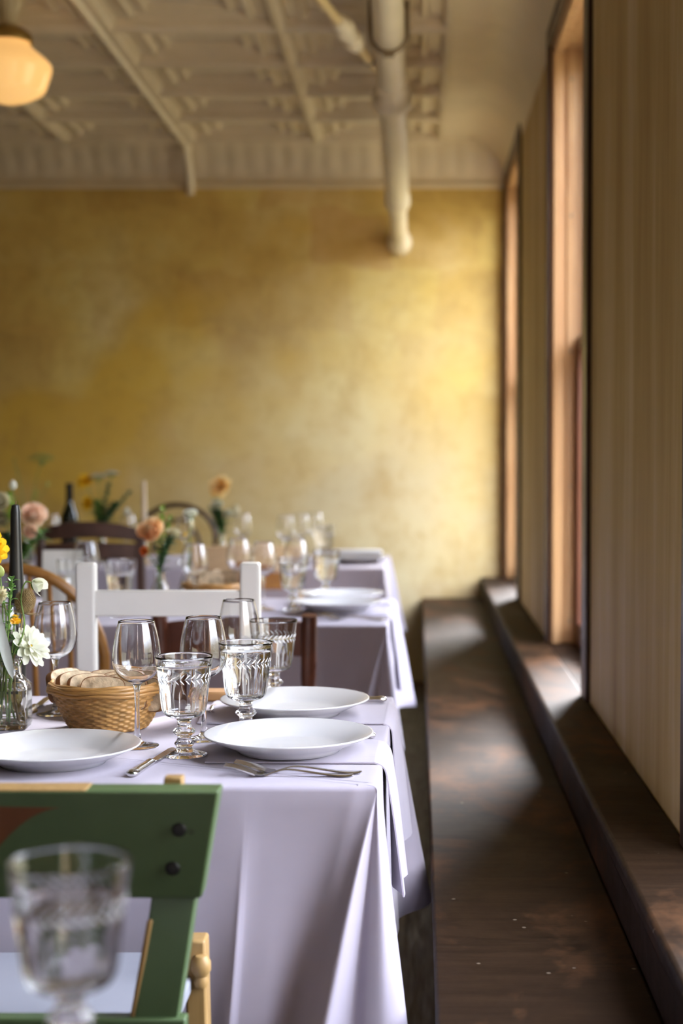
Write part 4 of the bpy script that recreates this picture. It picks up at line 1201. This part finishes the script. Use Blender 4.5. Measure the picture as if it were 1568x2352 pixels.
def flower(kind, label, group, pts, size, axis, col, lv=(), lm='leaf', sr=.0018, sm=None, name=None):
    """pts: stem from the vase bottom to the bloom"""
    rnd = random.Random(len(label) * 7 + int(abs(pts[-1][0]) * 1000))
    t = thing(name or kind, label, 'flower', pts[0], 0, group)
    o = Vector(pts[0]); P = [Vector(p) - o for p in pts]; c = P[-1]; ax = Vector(axis).normalized()
    stem_obj(P, sr, t, sm)
    if kind in ('dahlia', 'cosmos'):
        mb = MB(); L = 4 if kind == 'dahlia' else 3
        for l in range(L):
            f = l / max(1, L - 1)
            petals(mb, c + ax * (.004 * l), ax, int((11 if kind == 'dahlia' else 12) - 2.0 * l), size * (1 - .62 * f if kind == 'dahlia' else 1 - .30 * f), size * ((.26 if kind == 'dahlia' else .19) - .05 * f), .15 + 1.0 * f if kind == 'dahlia' else .10 + .5 * f, .22 if kind == 'dahlia' else .10, l * .3, rnd=rnd, r0=size * .06)
        mb.build('petals', M[col], t, True, autosmooth=False)
        hm = MB(); hm.lathe([(0, .0), (size * .16, .001), (size * .17, size * .08), (size * .09, size * .16), (0, size * .18)], 14, mat=Matrix.Translation(c) @ Vector((0, 0, 1)).rotation_difference(ax).to_matrix().to_4x4())
        hm.build('centre', M['p_yellow'] if kind == 'cosmos' else M['p_orange'], t)
        sp = MB(); petals(sp, c - ax * .004, ax, 7, size * .36, size * .10, .1, -.2)
        sp.build('sepals', M['leaf'], t, True, autosmooth=False)
    elif kind == 'rose':
        mb = MB()
        for l in range(6):
            f = l / 5
            petals(mb, c + ax * (.10 * size * l), ax, 7 - (l // 2), size * (1.0 - .12 * l), size * (.52 - .05 * l), .30 + 1.05 * f, .42, l * .7, rnd=rnd)
        mb.build('petals', M[col], t, True, autosmooth=False)
        sp = MB(); petals(sp, c - ax * .002, ax, 5, size * .5, size * .12, -.1, -.3); sp.build('sepals', M['leaf'], t, True, autosmooth=False)
    elif kind == 'sweet_pea':
        mb = MB(); petals(mb, c, ax, 2, size, size * .62, .55, .55, 0, rnd=rnd); petals(mb, c + ax * .004, ax, 3, size * .7, size * .4, .9, .5, 1.2, rnd=rnd)
        mb.build('petals', M[col], t, True, autosmooth=False)
        sp = MB(); petals(sp, c - ax * .003, ax, 5, size * .55, size * .16, .6, .2); sp.build('sepals', M['leaf_lime'], t, True, autosmooth=False)
    elif kind == 'bud':
        q = Vector((0, 0, 1)).rotation_difference(ax).to_matrix().to_4x4()
        MB().lathe([(0, -.1 * size), (size * .35, .1 * size), (size * .5, .5 * size), (size * .42, .9 * size), (size * .2, 1.2 * size), (0, 1.28 * size)], 16, mod=lambda a, z: 1 + .07 * math.cos(a * 5 + z * 90), mat=Matrix.Translation(c) @ q).build('bud_petals', M[col], t)
        sp = MB(); petals(sp, c - ax * (.08 * size), ax, 5, size * .7, size * .16, 1.0, .1); sp.build('sepals', M['leaf'], t, True, autosmooth=False)
    elif kind == 'umbel':
        mb = MB(); st = MB()
        for k in range(26):
            a = k * 2.4; r = size * math.sqrt(k / 26); e_ = c + Vector((r * math.cos(a), r * math.sin(a), size * .42 * (1 - (r / size) ** 2)))
            st.tube([c - Vector((0, 0, size * .5)), (c + e_) / 2 - Vector((0, 0, size * .1)), e_], .0006, 5)
            for h in range(5):
                b = h * 1.256; petals(mb, e_ + Vector((.006 * math.cos(b), .006 * math.sin(b), .001)), (0, 0, 1), 5, .0055, .0026, .3, .2)
        mb.build('florets', M[col], t, True, autosmooth=False); st.build('umbel_rays', M['stem'], t)
    elif kind == 'spray':
        mb = MB()
        for k in range(24):
            f = .3 + .7 * k / 23
            i = f * (len(P) - 1); i0 = min(int(i), len(P) - 2); b = P[i0].lerp(P[i0 + 1], i - i0)
            a = k * 2.4
            leaf_mesh(mb, b, b + Vector((math.cos(a) * size, math.sin(a) * size, size * .6)) , size * .34)
        mb.build('foliage', M[col], t, True, autosmooth=False)
    if lv: leaves([(Vector(a) - o, Vector(b) - o, w) for a, b, w in lv], t, M[lm])
    return t

def jar(label, loc, w, h, neck_r, neck_h, water_h):
    """square shouldered glass jar"""
    t = thing('flower_jar', label, 'vase', loc, .05, 'glass flower jars')
    def sq(a): # rounded square radius multiplier
        c, s = abs(math.cos(a)), abs(math.sin(a)); return 1 / ((c ** 6 + s ** 6) ** (1 / 6))
    def mod(a, z):
        f = max(0, min(1, (h - z) / .012)); f = f * f * (3 - 2 * f)
        return 1 + (sq(a) - 1) * f
    hh = w / 2
    out = [(0, 0), (hh * .8, 0), (hh * .96, .002), (hh, .006), (hh, h * .5), (hh, h - .012), (hh * .93, h - .004), (hh * .8, h), (neck_r + .004, h + .003), (neck_r, h + .008), (neck_r, h + neck_h - .008), (neck_r + .003, h + neck_h - .005), (neck_r + .003, h + neck_h)]
    th_ = .003
    inn = [(neck_r - th_ * .7, h + neck_h), (neck_r - th_, h + neck_h - .006), (neck_r - th_, h + .006), (hh * .78, h - .004), (hh - th_, h - .014), (hh - th_, h * .5), (hh - th_, .012), (hh * .85, .009), (0, .008)]
    MB().lathe(out + inn, 64, mod=mod).build('jar_body', M['glass'], t, True)
    wt = [(0, .0078), (hh * .85, .0088), (hh - th_ + .0002, .0118), (hh - th_ + .0002, water_h * .6), (hh - th_ + .0002, water_h), (hh - th_ - .002, water_h - .0006), (0, water_h - .0006)]
    MB().lathe(wt, 64, mod=mod).build('water', M['vase_water'], t, True)
    return t
VJ = Vector((at(19, 1660, 2.70).x, 2.70, TZ + .0006))
J = jar('square shouldered glass jar of flowers at the left end of the nearest table', VJ, .074, .086, .023, .036, .068)
g1 = 'stems in the jar on the nearest table'
def V(px, py, Y=2.70): return tuple(at(px, py, Y))
def root(dx, dy, dz=.012): return (VJ.x + dx, VJ.y + dy, VJ.z + dz)
neck = lambda dx, dy=0: (VJ.x + dx, VJ.y + dy, VJ.z + .108)
flower('cosmos', 'white cosmos bloom facing right, low in the jar on the nearest table', g1, [root(-.022, .01), neck(.006), V(45, 1530), V(58, 1494), V(66, 1486)], .038, (.72, -.5, .38), 'p_white',
       [(V(38, 1500), V(62, 1458, 2.69), .007), (V(36, 1505), V(18, 1448, 2.68), .006)])
flower('sweet_pea', 'white sweet pea nodding above the teasel on the nearest table', g1, [root(-.010, -.012), neck(.002), V(48, 1470, 2.67), V(56, 1430, 2.67), V(48, 1375, 2.67), V(58, 1338, 2.67), V(74, 1340, 2.67)], .024, (.75, -.4, -.25), 'p_white', sr=.0016)
tz = flower('bud', 'spiky brown teasel head leaning right in the jar on the nearest table', g1, [root(.018, .0), neck(.008, .006), V(44, 1470), V(52, 1408)], .030, (.22, 0, 1), 'teasel', sr=.0022, sm=M['stem_brown'], name='teasel')
sp = MB(); c_ = Vector(V(52, 1408)) - Vector(root(.018, .0)); ax_ = Vector((.22, 0, 1)).normalized(); qq = Vector((0, 0, 1)).rotation_difference(ax_).to_matrix()
for k in range(420):
    z = 1 - 2 * (k + .5) / 420; a = k * 2.39996; r = math.sqrt(1 - z * z)
    d = qq @ Vector((r * math.cos(a), r * math.sin(a), z))
    b = c_ + ax_ * .0185 + qq @ Vector((r * math.cos(a) * .0148, r * math.sin(a) * .0148, z * .0185))
    sp.tube([b - d * .001, b + d * .0024 + ax_ * .0016, b + d * .0036 + ax_ * .0046], lambda u: .00075 * (1.08 - u), 4, cap=False)
for k in range(9):
    a = k * .7; b = c_ + qq @ Vector((.008 * math.cos(a), .008 * math.sin(a), 0)); sp.tube([b, b + qq @ Vector((.02 * math.cos(a), .02 * math.sin(a), .002)), b + qq @ Vector((.032 * math.cos(a), .03 * math.sin(a), .012))], lambda u: .0006 * (1.1 - u), 4)
sp.build('spikes', M['teasel'], tz)
flower('spray', 'green pea shoot with curling tendrils in the jar on the nearest table', g1, [root(.004, -.016), neck(-.002, -.006), V(20, 1440, 2.66), V(24, 1370, 2.66), V(27, 1333, 2.66)], .014, (0, 0, 1), 'leaf', sr=.0018, name='pea_shoot')
flower('bud', 'pale green bud at the left edge above the jar, nearest table', g1, [root(-.012, .012), neck(-.008), V(6, 1400), V(1, 1325)], .016, (-.1, 0, 1), 'p_green', sr=.0015)
flower('cosmos', 'small yellow flower low at the left edge above the jar', g1, [root(.010, .012), neck(-.004, .006), V(14, 1410), V(4, 1368)], .015, (-.3, -.8, .3), 'p_cream', [(V(12, 1400), V(20, 1368), .004)], name='yellow_flower')
flower('cosmos', 'yellow petals half hidden behind the white cosmos bloom', g1, [root(.0, .016), neck(.004, .008), V(30, 1470, 2.72), V(33, 1430, 2.72)], .012, (.2, -.3, .9), 'p_yellow', name='yellow_flower')
flower('dahlia', 'bright yellow flower cut by the left edge beside the black candle', g1, [root(-.016, -.004), neck(-.012), V(-12, 1380, 2.68), V(-22, 1258, 2.68)], .030, (.4, -.75, .2), 'p_yellow', name='yellow_daisy')
# silver leaf stem at the front
t = thing('silver_leaf_stem', 'long silvery leaf leaning across the front of the flower jar', 'flower', root(.008, -.018), 0, g1)
o_ = Vector(root(.008, -.018))
stem_obj([Vector((0, 0, 0)), Vector(neck(.008, -.008)) - o_, Vector(V(22, 1530, 2.665)) - o_], .0018, t)
mb = MB(); leaf_mesh(mb, Vector(V(30, 1560, 2.665)) - o_, Vector(V(-12, 1375, 2.66)) - o_, .0085, up=(0, -1, .2), curl=.05, n=14)
mb.build('leaf', M['leaf_silver'], t, True, autosmooth=False)
flower('spray', 'dark feathery green sprig low in the neck of the flower jar', g1, [root(-.014, -.010), neck(-.004, -.004), V(12, 1500, 2.67), V(4, 1440, 2.67)], .013, (0, 0, 1), 'leaf_dark', sr=.0014, name='green_sprig')

# black taper candle
def taper(label, loc, r0, r1, h, wax, holder, group='taper candles'):
    t = thing('taper_candle', label, 'candle', loc, 0, group)
    MB().lathe([(0, .035), (r0, .035), (r0 * .98, .06), (r0 * .92, .035 + h * .45), (r1, .035 + h * .85), (r1 * .92, .035 + h * .96), (r1 * .7, .035 + h * .995), (r1 * .4, .035 + h), (0, .035 + h * .997)], 32).build('wax', wax, t)
    MB().tube([(0, 0, .035 + h * .995), (.0005, 0, .038 + h), (.0012, 0, .041 + h)], .001, 6).build('wick', M['wick'], t)
    MB().lathe([(0, 0), (.036, 0), (.036, .004), (.014, .008), (.009, .016), (r0 + .003, .026), (r0 + .004, .052), (r0 + .001, .052), (r0 + .0005, .036), (0, .035)], 32).build('holder', holder, t)
    return t
YC = 2.86
ztop = at(36, 1158, YC).z
taper('thick black taper candle standing behind the flower jar', (at(38, 1400, YC).x, YC, TZ + .0006), .0165, .0098, ztop - TZ - .036, M['black_wax'], M['brass'])
taper('cream taper candle on the farthest table left of the bentwood chair', (at(331, 1200, 6.66).x, 6.66, TZ + .0006), .013, .008, at(331, 1104, 6.66).z - TZ - .036, M['cream_wax'], M['brass'])
# dark bottle
bt = thing('wine_bottle', 'dark green wine bottle on the farthest table above the ladder-back chair', 'bottle', (at(160, 1200, 6.92).x, 6.92, TZ + .0006))
MB().lathe([(0, .004), (.03, 0), (.038, .004), (.039, .02), (.039, .17), (.036, .195), (.024, .225), (.0165, .245), (.0150, .262)], 36).build('bottle_body', M['bottle'], bt)
MB().lathe([(.0150, .262), (.0156, .263), (.0160, .32), (.0175, .322), (.0175, .335), (.015, .337), (0, .337)], 28).build('foil_cap', M['foil'], bt)
# folded card
cdq = at(145, 1390, 4.84)
ck = MB(); w_, h_ = .0605, .172
for s in (-1, 1):
    ck.hexa([(-w_, s * .040, 0), (w_, s * .040, 0), (-w_, s * .040 + .0012, 0), (w_, s * .040 + .0012, 0), (-w_, s * .0006, h_), (w_, s * .0006, h_), (-w_, s * .0006 + .0012, h_), (w_, s * .0006 + .0012, h_)])
o = ck.build('folded_card', M['card'], None, False, recalc=True); o.location = (cdq.x, 4.84, TZ + .0006); o.rotation_euler = (0, 0, .12)
tag(o, 'plain white folded card standing on the middle table behind the hoop-back chair', 'card')

# background flowers: tall narrow vases
def bud_vase(label, x, y, h=.13, r=.03):
    t = thing('bud_vase', label, 'vase', (x, y, TZ + .0006), 0, 'glass bud vases')
    MB().lathe([(0, 0), (r * .9, 0), (r, .004), (r, h * .45), (r * .8, h * .62), (r * .55, h * .75), (r * .55, h * .97), (r * .65, h), (r * .55, h), (r * .45, h * .96), (r * .45, h * .76), (r * .72, h * .6), (r * .92, h * .45), (r * .92, .008), (0, .007)], 28).build('vase_body', M['glass'], t, True, autosmooth=False)
    MB().lathe([(0, .0069), (r * .919, .0079), (r * .921, h * .42), (r * .9, h * .415), (0, h * .415)], 28).build('water', M['vase_water'], t, True, autosmooth=False)
    return t
def bunch(vx, Y, label, group, items, h=.13):
    x = (vx - VPX) * Y / FPX
    bud_vase(label, x, Y, h)
    rr = random.Random(int(vx))
    for it in items:
        kind, lab_, px, py, size, axis, col = it[:7]
        kw = it[7] if len(it) > 7 else {}
        dy = kw.pop('dy', rr.uniform(-.03, .03))
        e_ = at(px, py, Y + dy)
        b = (x + rr.uniform(-.012, .012), Y + rr.uniform(-.012, .012), TZ + .012)
        n_ = (x + rr.uniform(-.006, .006), Y + rr.uniform(-.006, .006), TZ + h)
        m_ = (n_[0] * .55 + e_.x * .45, n_[1] * .5 + e_.y * .5, n_[2] * .45 + e_.z * .55)
        lvs = [((m_[0], m_[1], m_[2]), tuple(at(a, b2, Y + dy)), w2) for a, b2, w2 in kw.pop('lv', [])]
        flower(kind, lab_, group, [b, n_, m_, tuple(e_)], size, axis, col, lvs, **kw)
F_ = (0.2, -.9, .35)
bunch(366, 4.66, 'bud vase of peach and cream flowers behind the white chair rail, middle table', 'stems in the peach bouquet on the middle table', [
    ('rose', 'peach rose in the bouquet behind the white chair rail', 350, 1226, .046, (-.1, -.8, .5), 'p_peach', {'lv': [(378, 1262, .02)], 'lm': 'leaf_dark'}),
    ('rose', 'cream rose right of the peach rose, middle table', 394, 1232, .026, (.3, -.7, .5), 'p_cream', {'lv': [(408, 1248, .014)], 'lm': 'leaf_dark'}),
    ('cosmos', 'small orange red flower below the peach rose', 334, 1266, .016, (-.5, -.7, .2), 'p_orange', {'name': 'orange_flower'}),
    ('spray', 'lime green sprig rising above the peach rose', 374, 1168, .020, (0, 0, 1), 'leaf_lime', {'name': 'lime_sprig'}),
    ('spray', 'second lime sprig leaning right of the peach rose', 392, 1190, .016, (0, 0, 1), 'leaf_lime', {'name': 'lime_sprig'}),
    ('spray', 'dense dark green leaves below the cream rose', 392, 1246, .034, (0, 0, 1), 'leaf_dark', {'name': 'dark_sprig'}),
], .12)
bunch(432, 4.84, 'bud vase with one round white flower on the middle table', 'stems in the white bud vase on the middle table', [
    ('rose', 'round white ranunculus above the middle table', 437, 1188, .026, (.1, -.5, .8), 'p_white', {'name': 'ranunculus'}),
    ('bud', 'pale yellow bud just under the white ranunculus', 436, 1212, .022, (0, -.3, .9), 'p_cream'),
    ('bud', 'tiny yellow bud right of the peach bouquet', 424, 1232, .011, (.2, -.4, .8), 'p_yellow'),
], .13)
bunch(40, 4.62, 'bud vase with blush rose at the left edge of the middle table', 'stems in the blush bouquet on the middle table', [
    ('rose', 'large blush rose right of the black candle top', 74, 1190, .046, (.3, -.8, .35), 'p_pink', {'lv': [(92, 1200, .014), (62, 1244, .02)]}),
    ('rose', 'cream rose left of the black candle at the picture edge', 8, 1198, .034, (-.2, -.8, .4), 'p_cream', {'lv': [(0, 1220, .016)], 'lm': 'leaf_dark'}),
    ('rose', 'mauve grey bloom at the left edge above the cream rose', 4, 1158, .034, (0, -.8, .5), 'p_cream'),
    ('bud', 'white bud on a green stem at the upper left edge', 29, 1124, .022, (0.05, 0, 1), 'p_white', {'lv': [(36, 1148, .016), (14, 1140, .016)], 'lm': 'leaf_lime'}),
    ('spray', 'bright green leafy sprig below the white bud at the left edge', 22, 1140, .026, (0, 0, 1), 'leaf_lime', {'name': 'lime_sprig'}),
    ('rose', 'second blush rose below the large one, half hidden by the candle', 68, 1220, .026, (.3, -.8, 0), 'p_pink'),
    ('spray', 'green sprig tucked under the second blush rose', 66, 1262, .034, (0, 0, 1), 'leaf', {'name': 'green_sprig', 'lv': [(44, 1240, .02)]}),
    ('spray', 'dark sprig behind the cream rose at the left picture edge', 10, 1236, .036, (0, 0, 1), 'leaf_dark', {'name': 'dark_sprig'}),
    ('spray', 'green sprig drooping right of the black candle', 100, 1226, .030, (0, 0, 1), 'leaf', {'name': 'green_sprig', 'lv': [(118, 1236, .012), (70, 1262, .02)]}),
], .14)
bunch(60, 6.75, 'bud vase of airy green umbels at the left of the farthest table', 'airy green stems on the farthest table', [
    ('umbel', 'airy lime green umbel high against the ochre wall', 96, 1056, .055, (0, 0, 1), 'p_green'),
    ('spray', 'single dark green leaf tip left of the airy umbel', 32, 1056, .012, (0, 0, 1), 'leaf', {'name': 'thin_sprig'}),
    ('spray', 'thin green sprig below the airy umbel', 84, 1130, .014, (0, 0, 1), 'leaf_lime', {'name': 'thin_sprig'}),
    ('bud', 'lone lime bud against the wall left of the bottle', 110, 1116, .014, (0, 0, 1), 'p_green'),
], .15)
bunch(232, 6.74, 'bud vase of yellow and white flowers on the farthest table', 'stems in the yellow bouquet on the farthest table', [
    ('dahlia', 'upper yellow poppy bloom against the ochre wall', 196, 1107, .036, (-.1, -.8, .4), 'p_yellow', {'name': 'yellow_poppy'}),
    ('dahlia', 'lower yellow poppy bloom against the ochre wall', 204, 1156, .032, (-.4, -.8, .1), 'p_yellow', {'name': 'yellow_poppy'}),
    ('umbel', 'white lace flower left of its twin on the farthest table', 226, 1098, .038, (0, 0, 1), 'p_white'),
    ('umbel', 'white lace flower at the top right of the yellow bouquet', 256, 1090, .030, (0, 0, 1), 'p_white'),
    ('spray', 'dark green sprig under the white lace flowers', 250, 1118, .030, (0, 0, 1), 'leaf_dark', {'name': 'dark_sprig'}),
    ('spray', 'dark green leaves low in the yellow bouquet', 222, 1160, .045, (0, 0, 1), 'leaf', {'name': 'green_sprig', 'lv': [(230, 1185, .04), (212, 1180, .03)]}),
    ('spray', 'dark leaf spray bending right towards the cream candle', 298, 1134, .026, (0, 0, 1), 'leaf_dark', {'name': 'dark_sprig'}),
    ('spray', 'broad dark leaves at the base of the yellow bouquet', 268, 1166, .050, (0, 0, 1), 'leaf_dark', {'name': 'dark_sprig'}),
    ('bud', 'white bud at the foot of the yellow bouquet', 250, 1182, .024, (0, -.3, 1), 'p_white'),
    ('bud', 'white bud beside the cream candle foot', 292, 1182, .026, (0, -.3, 1), 'p_white'),
], .13)
bunch(506, 6.60, 'bud vase with a pale gold dahlia on the farthest table', 'stems in the dahlia bouquet on the farthest table', [
    ('dahlia', 'pale gold dahlia high above the tan chair', 508, 1120, .054, (-.25, -.75, .3), 'p_gold', {'lv': [(486, 1142, .018)]}),
    ('rose', 'white bloom under the pale gold dahlia', 500, 1164, .030, (-.1, -.7, .5), 'p_white', {'lv': [(478, 1176, .02)]}),
    ('bud', 'tall cream flower spike right of the gold dahlia', 540, 1186, .040, (0.05, 0, 1), 'p_cream'),
    ('rose', 'small pale bloom between the gold dahlia and cream spike', 522, 1182, .022, (.2, -.7, .5), 'p_white'),
    ('spray', 'thick green foliage below the gold dahlia', 500, 1184, .045, (0, 0, 1), 'leaf_dark', {'name': 'dark_sprig', 'lv': [(516, 1200, .035), (490, 1200, .03)]}),
    ('spray', 'lighter green foliage left below the gold dahlia', 486, 1172, .032, (0, 0, 1), 'leaf', {'name': 'green_sprig'}),
], .13)

# ------------------------------------------------------------------ schoolhouse lamp
LY = 5.5; lp = at(20, 150, LY)
lm_ = thing('ceiling_lamp', 'amber schoolhouse glass ceiling lamp at the upper left', 'lamp', (lp.x, LY, CEIL))
zz = lambda py: at(20, py, LY).z - CEIL
MB().lathe([(0.070, zz(92)), (0.078, zz(108)), (0.100, zz(120)), (0.126, zz(134)), (0.144, zz(146)), (0.148, zz(155)), (0.146, zz(165)), (0.134, zz(190)), (0.124, zz(208)), (0.110, zz(217)), (0.070, zz(230)), (0.03, zz(238)), (0, zz(240))], 56).build('globe', M['globe'], lm_, True, autosmooth=False)
MB().lathe([(0.0, zz(60)), (0.05, zz(64)), (0.078, zz(78)), (0.084, zz(86)), (0.082, zz(98)), (0.074, zz(98))], 40).build('fitter', M['brass'], lm_)
MB().lathe([(0.045, 0.0), (0.052, -.01), (0.055, -.03), (0.050, -.05), (0.042, -.07), (0.032, -.095), (0.03, zz(62))], 48, mod=lambda a, z: 1 + .04 * math.cos(a * 16)).build('fluted_stem', M['ceramic'], lm_)
MB().lathe([(0.09, 0.0), (0.09, -.008), (0.06, -.016), (0.0, -.018)], 40).build('canopy', M['ceramic'], lm_)
